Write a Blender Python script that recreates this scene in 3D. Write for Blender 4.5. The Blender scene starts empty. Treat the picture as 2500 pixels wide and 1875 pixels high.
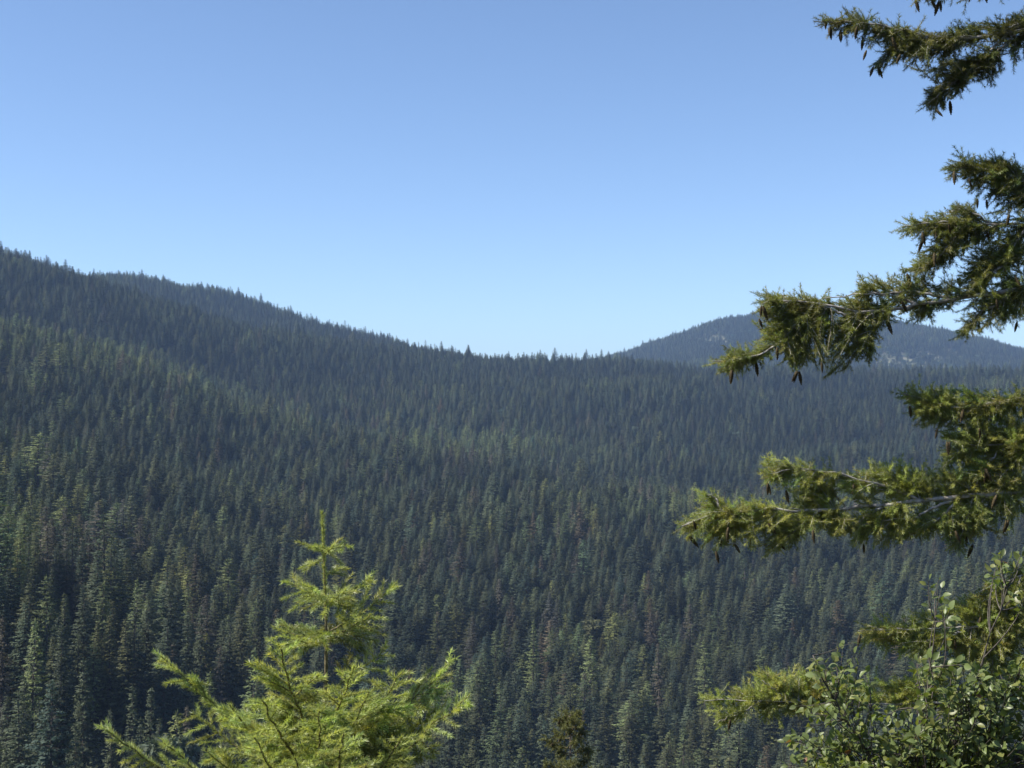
import bpy, math
import numpy as np
from mathutils import Matrix, Vector

sc = bpy.context.scene
COL = sc.collection
R = math.radians

# ------------------------------------------------------------------ camera
W0, H0, F = 2500.0, 1875.0, 3434.0            # photograph size and focal length in its pixels
PITCH = math.atan(62.5 / F)                   # true horizon at about row 1000
cam_d = bpy.data.cameras.new('camera')
cam_d.sensor_fit = 'HORIZONTAL'
cam_d.sensor_width = 36.0
cam_d.lens = 36.0 * F / W0
cam_d.clip_start = 0.1
cam_d.clip_end = 30000
cam = bpy.data.objects.new('camera', cam_d)
COL.objects.link(cam)
cam.location = (0, 0, 0)
cam.rotation_euler = (R(90) + PITCH, 0, 0)
sc.camera = cam

# ------------------------------------------------------------------ sky and sun
SUN_EL, SUN_AZ = R(46), R(-98)                # azimuth clockwise from the view direction (+Y)
w = bpy.data.worlds.new('World')
sc.world = w
w.use_nodes = True
nt = w.node_tree
nt.nodes.clear()
out = nt.nodes.new('ShaderNodeOutputWorld')
bg = nt.nodes.new('ShaderNodeBackground')
sky = nt.nodes.new('ShaderNodeTexSky')
sky.sky_type = 'NISHITA'
sky.sun_disc = False
sky.sun_elevation = SUN_EL
sky.sun_rotation = SUN_AZ
sky.altitude = 1500
sky.air_density = 0.8
sky.dust_density = 0.6
sky.ozone_density = 3.0
bg.inputs['Strength'].default_value = 0.138
nt.links.new(sky.outputs[0], bg.inputs[0])
nt.links.new(bg.outputs[0], out.inputs[0])

sd = bpy.data.lights.new('sun', 'SUN')
sd.energy = 5.0
sd.angle = R(0.5)
sd.color = (1.0, 0.95, 0.86)
sun = bpy.data.objects.new('sun', sd)
COL.objects.link(sun)
sdir = Vector((math.sin(SUN_AZ) * math.cos(SUN_EL), math.cos(SUN_AZ) * math.cos(SUN_EL), math.sin(SUN_EL)))
sun.rotation_euler = sdir.to_track_quat('Z', 'Y').to_euler()
sun.location = (-40, 20, 60)

sc.view_settings.view_transform = 'Standard'
sc.view_settings.look = 'None'
sc.view_settings.exposure = 0.5
sc.view_settings.gamma = 1.0
sc.view_settings.use_curve_mapping = False
sc.cycles.max_bounces = 6
sc.cycles.diffuse_bounces = 3
sc.cycles.transmission_bounces = 3
sc.cycles.volume_bounces = 0
sc.cycles.use_denoising = True

# ------------------------------------------------------------------ helpers
cp, sp = math.cos(PITCH), math.sin(PITCH)


def P(px, py, depth):
    """Photo pixel -> world point at the given forward distance (m)."""
    u = (np.asarray(px, float) - W0 / 2) / F
    v = (H0 / 2 - np.asarray(py, float)) / F
    x, y, z = u, cp - v * sp, sp + v * cp
    k = np.asarray(depth, float) / y
    return np.stack([x * k, y * k, z * k], -1)


def project(p):
    p = np.asarray(p, float)
    f = p[..., 1] * cp + p[..., 2] * sp
    v = -p[..., 1] * sp + p[..., 2] * cp
    return W0 / 2 + F * p[..., 0] / f, H0 / 2 - F * v / f


def link(name, data, parent=None):
    o = bpy.data.objects.new(name, data)
    COL.objects.link(o)
    if parent is not None:
        o.parent = parent
    return o


def tag(o, label=None, cat=None, group=None, kind=None):
    if label:
        o['label'] = label
    if cat:
        o['category'] = cat
    if group:
        o['group'] = group
    if kind:
        o['kind'] = kind
    return o


def empty(name, loc, rz=0.0):
    o = link(name, None)
    o.location = loc
    o.rotation_euler = (0, 0, rz)
    o.empty_display_size = 0.2
    return o


def mesh_np(name, verts, faces, mat=None, tint=None, smooth=False):
    """verts (n,3); faces (m,k) with k = 3 or 4."""
    verts = np.ascontiguousarray(verts, np.float32)
    faces = np.ascontiguousarray(faces, np.int32)
    m = bpy.data.meshes.new(name)
    n, k = faces.shape
    m.vertices.add(len(verts))
    m.vertices.foreach_set('co', verts.ravel())
    m.loops.add(n * k)
    m.loops.foreach_set('vertex_index', faces.ravel())
    m.polygons.add(n)
    m.polygons.foreach_set('loop_start', np.arange(0, n * k, k, dtype=np.int32))
    if smooth:
        m.polygons.foreach_set('use_smooth', np.ones(n, bool))
    if tint is not None:
        a = m.attributes.new('tint', 'FLOAT_VECTOR', 'POINT')
        a.data.foreach_set('vector', np.ascontiguousarray(tint, np.float32).ravel())
    if mat is not None:
        m.materials.append(mat)
    m.update(calc_edges=True)
    m.validate()
    return m


def norm(v):
    return v / np.maximum(np.linalg.norm(v, axis=-1, keepdims=True), 1e-9)


def frames(d):
    """two unit vectors perpendicular to each direction"""
    ref = np.where(np.abs(d[..., 2:3]) > 0.9, np.array([1.0, 0, 0]), np.array([0, 0, 1.0]))
    a = norm(np.cross(d, ref))
    return a, np.cross(a, d)


class Wood:
    """collects tubes along polylines"""
    def __init__(self):
        self.v, self.f, self.n = [], [], 0

    def tube(self, pts, rad, k=6):
        pts = np.asarray(pts, float)
        rad = np.broadcast_to(np.asarray(rad, float), (len(pts),))
        d = norm(np.gradient(pts, axis=0))
        a, b = frames(d)
        ang = np.arange(k) * 2 * math.pi / k
        ring = a[:, None] * np.cos(ang)[None, :, None] + b[:, None] * np.sin(ang)[None, :, None]
        v = pts[:, None] + ring * rad[:, None, None]
        i = np.arange(len(pts) - 1)[:, None] * k
        j = np.arange(k)[None]
        j2 = (j + 1) % k
        f = np.stack([i + j, i + j2, i + k + j2, i + k + j], -1).reshape(-1, 4)
        self.v.append(v.reshape(-1, 3))
        self.f.append(f + self.n)
        self.n += len(pts) * k

    def sticks(self, p0, p1, r0, r1, k=3):
        """many straight thin tubes at once"""
        if len(p0) == 0:
            return
        d = norm(p1 - p0)
        a, b = frames(d)
        ang = np.arange(k) * 2 * math.pi / k
        ring = a[:, None] * np.cos(ang)[None, :, None] + b[:, None] * np.sin(ang)[None, :, None]
        v = np.concatenate([p0[:, None] + ring * r0, p1[:, None] + ring * r1], 1)
        j = np.arange(k)
        f = np.stack([j, (j + 1) % k, k + (j + 1) % k, k + j], -1)
        f = f[None] + (np.arange(len(p0)) * 2 * k)[:, None, None]
        self.v.append(v.reshape(-1, 3))
        self.f.append(f.reshape(-1, 4) + self.n)
        self.n += len(p0) * 2 * k

    def build(self, name, mat, parent=None, off=(0, 0, 0)):
        m = mesh_np(name, np.concatenate(self.v) - np.asarray(off), np.concatenate(self.f), mat, smooth=True)
        return link(name, m, parent)


def bezier(p0, p1, p2, n):
    t = np.linspace(0, 1, n)[:, None]
    return (1 - t) ** 2 * p0 + 2 * t * (1 - t) * p1 + t * t * p2


def resample(pts, n):
    pts = np.asarray(pts, float)
    s = np.r_[0, np.cumsum(np.linalg.norm(np.diff(pts, axis=0), axis=1))]
    # Catmull-Rom-like smoothing through dense linear + box filter
    q = np.linspace(0, s[-1], n * 4)
    r = np.stack([np.interp(q, s, pts[:, i]) for i in range(3)], -1)
    k = max(3, n // 2) | 1
    pad = np.concatenate([np.repeat(r[:1], k // 2, 0), r, np.repeat(r[-1:], k // 2, 0)])
    sm = np.stack([np.convolve(pad[:, i], np.ones(k) / k, 'valid') for i in range(3)], -1)
    sm[0], sm[-1] = pts[0], pts[-1]
    return sm[np.linspace(0, len(sm) - 1, n).astype(int)]


def needle_mesh(name, p0, p1, tint, rng, mat, dens=900, nl=0.023, wd=0.0022, spread=(42, 68), flat=0.0,
                gravity=0.0, curl=0.0, off=(0, 0, 0)):
    """needles as slim pointed triangles around straight shoots p0->p1"""
    L = np.linalg.norm(p1 - p0, axis=1)
    cnt = np.maximum(4, (L * dens).astype(int))
    idx = np.repeat(np.arange(len(p0)), cnt)
    n = len(idx)
    d = norm(p1 - p0)
    a, b = frames(d)
    t = rng.random(n) ** 0.92
    ph = rng.random(n) * 2 * math.pi
    # fewer needles straight under and over the shoot: they part to both sides
    ph = ph - flat * np.sin(2 * ph)
    rad = a[idx] * np.cos(ph)[:, None] + b[idx] * np.sin(ph)[:, None]
    th = np.radians(rng.uniform(spread[0], spread[1], n)) * (1 - 0.55 * t ** 6)
    dirv = d[idx] * np.cos(th)[:, None] + rad * np.sin(th)[:, None]
    dirv[:, 2] -= gravity * rng.random(n)
    dirv += rng.normal(0, 0.10, (n, 3))
    dirv = norm(dirv)
    ln = nl * rng.uniform(0.65, 1.12, n) * (0.72 + 0.28 * np.sin(np.clip(t, 0.05, 1) * math.pi * 0.8))
    base = p0[idx] + (p1 - p0)[idx] * t[:, None]
    side = norm(np.cross(dirv, rng.normal(0, 1, (n, 3))))
    v = np.stack([base - side * wd * 0.5, base + side * wd * 0.5, base + dirv * ln[:, None]], 1)
    f = np.arange(n * 3).reshape(-1, 3)
    tt = np.repeat(tint[idx] * rng.uniform(0.82, 1.18, (n, 1)), 3, 0)
    return mesh_np(name, v.reshape(-1, 3) - np.asarray(off), f, mat, tint=tt)


def vnoise(x, y, scale, seed):
    """smooth value noise, about -1..1"""
    g = np.random.default_rng(seed).uniform(-1, 1, (64, 64))
    u, v = np.asarray(x) / scale, np.asarray(y) / scale
    i, j = np.floor(u).astype(int), np.floor(v).astype(int)
    fu, fv = u - i, v - j
    fu, fv = fu * fu * (3 - 2 * fu), fv * fv * (3 - 2 * fv)
    g00, g10 = g[i % 64, j % 64], g[(i + 1) % 64, j % 64]
    g01, g11 = g[i % 64, (j + 1) % 64], g[(i + 1) % 64, (j + 1) % 64]
    return (g00 * (1 - fu) + g10 * fu) * (1 - fv) + (g01 * (1 - fu) + g11 * fu) * fv


# ------------------------------------------------------------------ materials
def new_mat(name):
    m = bpy.data.materials.new(name)
    m.use_nodes = True
    m.node_tree.nodes.clear()
    return m, m.node_tree.nodes, m.node_tree.links


def foliage_mat(name, base, trans=None, trans_mix=0.35, rough=0.6, spec=0.25, attr='GEOMETRY', noise=0.0, nscale=3.0):
    m, N, L = new_mat(name)
    o = N.new('ShaderNodeOutputMaterial')
    at = N.new('ShaderNodeAttribute')
    at.attribute_type = attr
    at.attribute_name = 'tint'
    mul = N.new('ShaderNodeMix')
    mul.data_type = 'RGBA'
    mul.blend_type = 'MULTIPLY'
    mul.inputs['Factor'].default_value = 1.0
    mul.inputs['A'].default_value = (*base, 1)
    L.new(at.outputs['Color'], mul.inputs['B'])
    colr = mul.outputs['Result']
    if noise:
        tc = N.new('ShaderNodeTexCoord')
        nz = N.new('ShaderNodeTexNoise')
        nz.inputs['Scale'].default_value = nscale
        nz.inputs['Detail'].default_value = 3
        L.new(tc.outputs['Object'], nz.inputs['Vector'])
        mr = N.new('ShaderNodeMapRange')
        mr.inputs['From Min'].default_value = 0.3
        mr.inputs['From Max'].default_value = 0.7
        mr.inputs['To Min'].default_value = 1 - noise
        mr.inputs['To Max'].default_value = 1 + noise
        L.new(nz.outputs['Fac'], mr.inputs['Value'])
        m2 = N.new('ShaderNodeMix')
        m2.data_type = 'RGBA'
        m2.blend_type = 'MULTIPLY'
        m2.inputs['Factor'].default_value = 1.0
        L.new(colr, m2.inputs['A'])
        L.new(mr.outputs['Result'], m2.inputs['B'])
        colr = m2.outputs['Result']
    b = N.new('ShaderNodeBsdfPrincipled')
    b.inputs['Roughness'].default_value = rough
    b.inputs['Specular IOR Level'].default_value = spec
    L.new(colr, b.inputs['Base Color'])
    tr = N.new('ShaderNodeBsdfTranslucent')
    tm = N.new('ShaderNodeMix')
    tm.data_type = 'RGBA'
    tm.blend_type = 'MULTIPLY'
    tm.inputs['Factor'].default_value = 1.0
    tm.inputs['B'].default_value = (*(trans or (1.3, 1.3, 0.6)), 1)
    L.new(colr, tm.inputs['A'])
    L.new(tm.outputs['Result'], tr.inputs['Color'])
    mx = N.new('ShaderNodeMixShader')
    mx.inputs[0].default_value = trans_mix
    L.new(b.outputs[0], mx.inputs[1])
    L.new(tr.outputs[0], mx.inputs[2])
    L.new(mx.outputs[0], o.inputs['Surface'])
    return m


def bark_mat(name, dark, light, scale=18.0, stretch=0.25):
    m, N, L = new_mat(name)
    o = N.new('ShaderNodeOutputMaterial')
    tc = N.new('ShaderNodeTexCoord')
    mp = N.new('ShaderNodeMapping')
    mp.inputs['Scale'].default_value = (1, 1, stretch)
    nz = N.new('ShaderNodeTexNoise')
    nz.inputs['Scale'].default_value = scale
    nz.inputs['Detail'].default_value = 6
    L.new(tc.outputs['Object'], mp.inputs['Vector'])
    L.new(mp.outputs[0], nz.inputs['Vector'])
    cr = N.new('ShaderNodeValToRGB')
    cr.color_ramp.elements[0].position = 0.35
    cr.color_ramp.elements[0].color = (*dark, 1)
    cr.color_ramp.elements[1].position = 0.68
    cr.color_ramp.elements[1].color = (*light, 1)
    L.new(nz.outputs['Fac'], cr.inputs['Fac'])
    b = N.new('ShaderNodeBsdfPrincipled')
    b.inputs['Roughness'].default_value = 0.8
    b.inputs['Specular IOR Level'].default_value = 0.25
    L.new(cr.outputs['Color'], b.inputs['Base Color'])
    bp = N.new('ShaderNodeBump')
    bp.inputs['Strength'].default_value = 0.5
    bp.inputs['Distance'].default_value = 0.004
    L.new(nz.outputs['Fac'], bp.inputs['Height'])
    L.new(bp.outputs[0], b.inputs['Normal'])
    L.new(b.outputs[0], o.inputs['Surface'])
    return m


def ground_mat():
    m, N, L = new_mat('forest_floor')
    o = N.new('ShaderNodeOutputMaterial')
    tc = N.new('ShaderNodeTexCoord')
    n1 = N.new('ShaderNodeTexNoise')
    n1.inputs['Scale'].default_value = 0.06
    n1.inputs['Detail'].default_value = 8
    L.new(tc.outputs['Object'], n1.inputs['Vector'])
    n2 = N.new('ShaderNodeTexNoise')
    n2.inputs['Scale'].default_value = 1.4
    n2.inputs['Detail'].default_value = 6
    L.new(tc.outputs['Object'], n2.inputs['Vector'])
    c1 = N.new('ShaderNodeValToRGB')
    e = c1.color_ramp.elements
    e[0].position, e[0].color = 0.35, (0.028, 0.030, 0.016, 1)
    e[1].position, e[1].color = 0.7, (0.075, 0.066, 0.038, 1)
    L.new(n2.outputs['Fac'], c1.inputs['Fac'])
    c2 = N.new('ShaderNodeValToRGB')
    e = c2.color_ramp.elements
    e[0].position, e[0].color = 0.35, (0.10, 0.12, 0.055, 1)
    e[1].position, e[1].color = 0.65, (0.30, 0.28, 0.20, 1)
    L.new(n1.outputs['Fac'], c2.inputs['Fac'])
    at = N.new('ShaderNodeAttribute')
    at.attribute_name = 'clearing'
    mx = N.new('ShaderNodeMix')
    mx.data_type = 'RGBA'
    L.new(at.outputs['Fac'], mx.inputs['Factor'])
    L.new(c1.outputs['Color'], mx.inputs['A'])
    L.new(c2.outputs['Color'], mx.inputs['B'])
    b = N.new('ShaderNodeBsdfPrincipled')
    b.inputs['Roughness'].default_value = 0.95
    b.inputs['Specular IOR Level'].default_value = 0.1
    L.new(mx.outputs['Result'], b.inputs['Base Color'])
    bp = N.new('ShaderNodeBump')
    bp.inputs['Distance'].default_value = 0.3
    L.new(n2.outputs['Fac'], bp.inputs['Height'])
    L.new(bp.outputs[0], b.inputs['Normal'])
    L.new(b.outputs[0], o.inputs['Surface'])
    return m


M_CROWN = foliage_mat('forest_needles', (1, 1, 1), (1.2, 1.25, 0.6), 0.20, 0.65, 0.2, 'INSTANCER', 0.35, 0.9)
M_FTRUNK = bark_mat('forest_bark', (0.05, 0.04, 0.032), (0.16, 0.135, 0.11), 2.0)
M_FIR = foliage_mat('young_fir_needles', (1, 1, 1), (1.25, 1.2, 0.5), 0.40, 0.36, 0.5)
M_DF = foliage_mat('old_fir_needles', (1, 1, 1), (1.35, 1.25, 0.45), 0.34, 0.45, 0.4)
M_LEAF = foliage_mat('shrub_leaf', (1, 1, 1), (1.3, 1.35, 0.4), 0.35, 0.40, 0.45, 'INSTANCER')
M_LEAFG = foliage_mat('shrub_leaf_mass', (1, 1, 1), (1.3, 1.35, 0.4), 0.35, 0.40, 0.45)
M_BARK = bark_mat('grey_bark', (0.20, 0.175, 0.15), (0.58, 0.54, 0.49), 30.0, 1.0)
M_TWIG = bark_mat('young_twig', (0.10, 0.085, 0.045), (0.26, 0.22, 0.13), 60.0, 1.0)
M_STEM = bark_mat('shrub_bark', (0.05, 0.042, 0.034), (0.16, 0.14, 0.115), 40.0, 1.0)
M_TRUNK = bark_mat('furrowed_bark', (0.05, 0.042, 0.036), (0.20, 0.17, 0.145), 9.0, 0.2)
M_CONE = bark_mat('cone_scales', (0.045, 0.034, 0.018), (0.13, 0.098, 0.046), 90.0, 1.0)
M_GROUND = ground_mat()

# ------------------------------------------------------------------ terrain
# per picture column: (horizontal distance in m, row where the canopy surface stands)
TAB = {
    -900: [(200, 2000), (330, 1230), (450, 1220), (700, 1050), (1000, 760), (1150, 730), (1300, 740), (1600, 560),
           (1750, 500), (2000, 520), (2600, 600), (3800, 760), (7000, 900)],
    0: [(200, 2060), (250, 1830), (300, 1590), (340, 1330), (380, 1290), (450, 1262), (600, 1150), (800, 1010),
        (1000, 880), (1100, 835), (1180, 830), (1280, 838), (1400, 768), (1600, 650), (1700, 615), (1800, 618),
        (2200, 690), (2600, 720), (3800, 800), (7000, 930)],
    150: [(210, 2060), (255, 1850), (300, 1640), (340, 1420), (375, 1350), (440, 1310), (600, 1190), (800, 1050),
          (1000, 920), (1110, 868), (1200, 864), (1290, 872), (1420, 795), (1600, 682), (1700, 652), (1800, 656),
          (2200, 700), (2450, 690), (2700, 720), (3800, 800), (7000, 930)],
    300: [(220, 2060), (260, 1880), (300, 1740), (340, 1500), (375, 1430), (430, 1390), (600, 1235), (800, 1090),
          (1000, 965), (1120, 910), (1200, 908), (1300, 920), (1450, 820), (1600, 730), (1700, 706), (1800, 715),
          (2100, 740), (2400, 678), (2600, 690), (3800, 800), (7000, 930)],
    600: [(240, 2060), (300, 1870), (340, 1710), (380, 1590), (450, 1450), (600, 1310), (800, 1190), (1000, 1072),
          (1130, 1014), (1230, 1010), (1340, 1010), (1500, 896), (1650, 816), (1750, 796), (1850, 808), (2150, 810),
          (2400, 734), (2600, 748), (3800, 830), (7000, 930)],
    900: [(260, 2060), (320, 1910), (380, 1750), (450, 1590), (600, 1405), (800, 1235), (950, 1125), (1050, 1092),
          (1150, 1096), (1280, 1085), (1500, 945), (1700, 860), (1800, 836), (1900, 838), (2100, 860), (2400, 798),
          (2600, 836), (3800, 880), (7000, 950)],
    1250: [(280, 2060), (350, 1910), (420, 1730), (520, 1530), (650, 1375), (800, 1235), (900, 1158), (960, 1128),
           (1050, 1142), (1200, 1122), (1400, 1032), (1600, 946), (1800, 894), (1880, 884), (2000, 900), (2400, 895), (3000, 930),
           (3800, 905), (4200, 910), (7000, 960)],
    1450: [(290, 2060), (360, 1895), (435, 1725), (540, 1530), (675, 1375), (820, 1245), (925, 1185), (1000, 1172),
           (1090, 1186), (1220, 1135), (1400, 1036), (1600, 948), (1800, 896), (1890, 886), (2000, 900), (2800, 930),
           (3500, 895), (3800, 884), (4200, 900), (7000, 960)],
    1600: [(300, 2060), (370, 1885), (450, 1725), (560, 1535), (700, 1375), (850, 1255), (950, 1205), (1050, 1200),
           (1200, 1132), (1400, 1040), (1600, 955), (1800, 898), (1900, 886), (2000, 900), (2600, 930), (3200, 900),
           (3600, 856), (3800, 836), (4000, 844), (7000, 960)],
    1800: [(300, 2060), (370, 1885), (450, 1740), (560, 1550), (700, 1390), (850, 1270), (950, 1218), (1050, 1210),
           (1200, 1138), (1400, 1040), (1600, 960), (1800, 906), (1900, 894), (2000, 905), (2500, 930), (3000, 885),
           (3400, 818), (3700, 778), (3800, 770), (4000, 778), (7000, 960)],
    1990: [(300, 2060), (370, 1885), (450, 1745), (560, 1560), (700, 1400), (850, 1280), (950, 1226), (1050, 1216),
           (1200, 1142), (1400, 1042), (1600, 964), (1800, 911), (1900, 900), (2000, 912), (2500, 932), (3000, 878),
           (3400, 800), (3700, 756), (3800, 748), (4000, 756), (7000, 960)],
    2250: [(300, 2060), (370, 1885), (450, 1745), (560, 1560), (700, 1400), (850, 1285), (950, 1230), (1050, 1218),
           (1200, 1142), (1400, 1042), (1600, 966), (1800, 916), (1900, 906), (2000, 920), (2500, 936), (3000, 900),
           (3400, 838), (3700, 804), (3800, 798), (4000, 806), (7000, 960)],
    2500: [(300, 2060), (370, 1885), (450, 1745), (560, 1560), (700, 1400), (850, 1285), (950, 1230), (1050, 1218),
           (1200, 1142), (1400, 1042), (1600, 966), (1800, 918), (1900, 910), (2000, 922), (2500, 940), (3000, 915),
           (3400, 875), (3700, 854), (3800, 850), (4000, 858), (7000, 960)],
    3300: [(300, 2060), (370, 1885), (450, 1745), (560, 1560), (700, 1400), (850, 1285), (950, 1230), (1050, 1218),
           (1200, 1150), (1400, 1060), (1600, 990), (1800, 950), (1900, 940), (2000, 940), (2500, 950), (3000, 940),
           (3800, 930), (7000, 970)],
}


def canopy_h(d):                               # canopy surface above the ground: tall stand in the valley, smaller trees on the slopes
    return np.interp(d, [330, 520], [20.0, 13.5])


LG = np.linspace(math.log(200), math.log(7000), 420)
colx = sorted(TAB)
AZC = np.array([math.atan2((x - W0 / 2), F) for x in colx])
TE = []
for x in colx:
    d = np.array([q[0] for q in TAB[x]], float)
    y = np.array([q[1] for q in TAB[x]], float)
    p = P(np.full(len(y), x), y, 1.0)
    el = p[:, 2] / np.hypot(p[:, 0], p[:, 1])
    zz = el * d                                # height of the canopy
    g = np.interp(LG, np.log(d), zz)
    k = 7
    pad = np.concatenate([np.repeat(g[:1], k // 2), g, np.repeat(g[-1:], k // 2)])
    TE.append(np.convolve(pad, np.ones(k) / k, 'valid'))
TE = np.array(TE)
AZG = np.linspace(AZC[0], AZC[-1], 400)
ZG = np.stack([np.interp(AZG, AZC, TE[:, i]) for i in range(TE.shape[1])], 1)
kk = 13
pad = np.concatenate([np.repeat(ZG[:1], kk // 2, 0), ZG, np.repeat(ZG[-1:], kk // 2, 0)])
ZG = sum(pad[i:i + len(ZG)] for i in range(kk)) / kk


def relief(x, y):
    # spurs and gullies running down to the right across the slopes
    u_, v_ = 0.80 * x + 0.60 * y, -0.60 * x + 0.80 * y
    return 12.0 * vnoise(u_ * 0.45, v_, 150, 2) + 6.0 * vnoise(u_ * 0.6, v_, 80, 3)


def ground_z(x, y):
    x, y = np.asarray(x, float), np.asarray(y, float)
    d = np.maximum(np.hypot(x, y), 0.01)
    az = np.arctan2(x, y)
    u = np.interp(az, AZG, np.arange(len(AZG)))
    v = np.interp(np.log(np.maximum(d, 200)), LG, np.arange(len(LG)))
    i = np.minimum(u.astype(int), len(AZG) - 2)
    j = np.minimum(v.astype(int), len(LG) - 2)
    fu, fv = u - i, v - j
    z = (ZG[i, j] * (1 - fu) + ZG[i + 1, j] * fu) * (1 - fv) + (ZG[i, j + 1] * (1 - fu) + ZG[i + 1, j + 1] * fu) * fv
    z = z - canopy_h(d)
    amp = np.clip((d - 200) / 400, 0, 1)
    z = z + amp * (relief(x, y) + 2.0 * vnoise(x, y, 55, 4))
    zn = z
    near = -1.65 - 0.42 * np.maximum(d - 1.5, 0) + 0.12 * vnoise(x, y, 1.7, 5) + 0.3 * vnoise(x, y, 6, 6)
    zn200 = -1.65 - 0.42 * 198.5
    t = np.clip((d - 70) / 150, 0, 1)
    t = t * t * (3 - 2 * t)
    zf = near * (1 - t) + zn * t
    # the hillside behind the camera rises
    zb = -1.65 + 0.28 * np.maximum(d - 1.5, 0) * np.exp(-d / 900.0) + 3 * vnoise(x, y, 60, 8) * np.clip(d / 100, 0, 1)
    bl = np.clip((np.abs(az) - R(75)) / R(45), 0, 1)
    bl = bl * bl * (3 - 2 * bl)
    return zf * (1 - bl) + zb * bl


def clearing_at(x, y):
    """open scrub and rock on the far hill, 0..1"""
    d = np.hypot(x, y)
    px, py = project(np.stack([x, y, ground_z(x, y) + 5], -1))
    m = np.exp(-((px - 2230) / 170) ** 2 - ((py - 880) / 32) ** 2) + 0.8 * np.exp(-((px - 1760) / 90) ** 2 - ((py - 825) / 22) ** 2)
    n = 0.5 + 0.5 * vnoise(x, y, 45, 11) + 0.35 * vnoise(x, y, 18, 12)
    c = np.clip(m * 2.4 * n - 0.25, 0, 1)
    return np.where((d > 2600) & (y > 0), c, 0.0)


az_fine = np.radians(np.arange(-30, 30.01, 0.3))
az_rest = np.radians(np.arange(33, 328, 4.0))
AZR = np.concatenate([az_fine, az_rest])
RAD = np.concatenate([[0.0], np.geomspace(0.8, 200, 70), np.geomspace(206, 2100, 150)[0:], np.geomspace(2130, 6500, 70)])
A2, R2 = np.meshgrid(AZR, RAD[1:], indexing='ij')
gx, gy = R2 * np.sin(A2), R2 * np.cos(A2)
gz = ground_z(gx, gy)
gv = np.stack([gx, gy, gz], -1).reshape(-1, 3)
na, nr = A2.shape
i = np.arange(na)[:, None]
j = np.arange(nr - 1)[None]
i2 = (i + 1) % na
gf = np.stack([i * nr + j, i * nr + j + 1, i2 * nr + j + 1, i2 * nr + j], -1).reshape(-1, 4)
gm = mesh_np('ground', gv, gf, M_GROUND, smooth=True)
a = gm.attributes.new('clearing', 'FLOAT', 'POINT')
a.data.foreach_set('value', clearing_at(gv[:, 0], gv[:, 1]).astype(np.float32))
ground = link('ground', gm)
tag(ground, 'forest floor of the hillsides and the valley under the conifers', 'ground', kind='structure')


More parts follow.
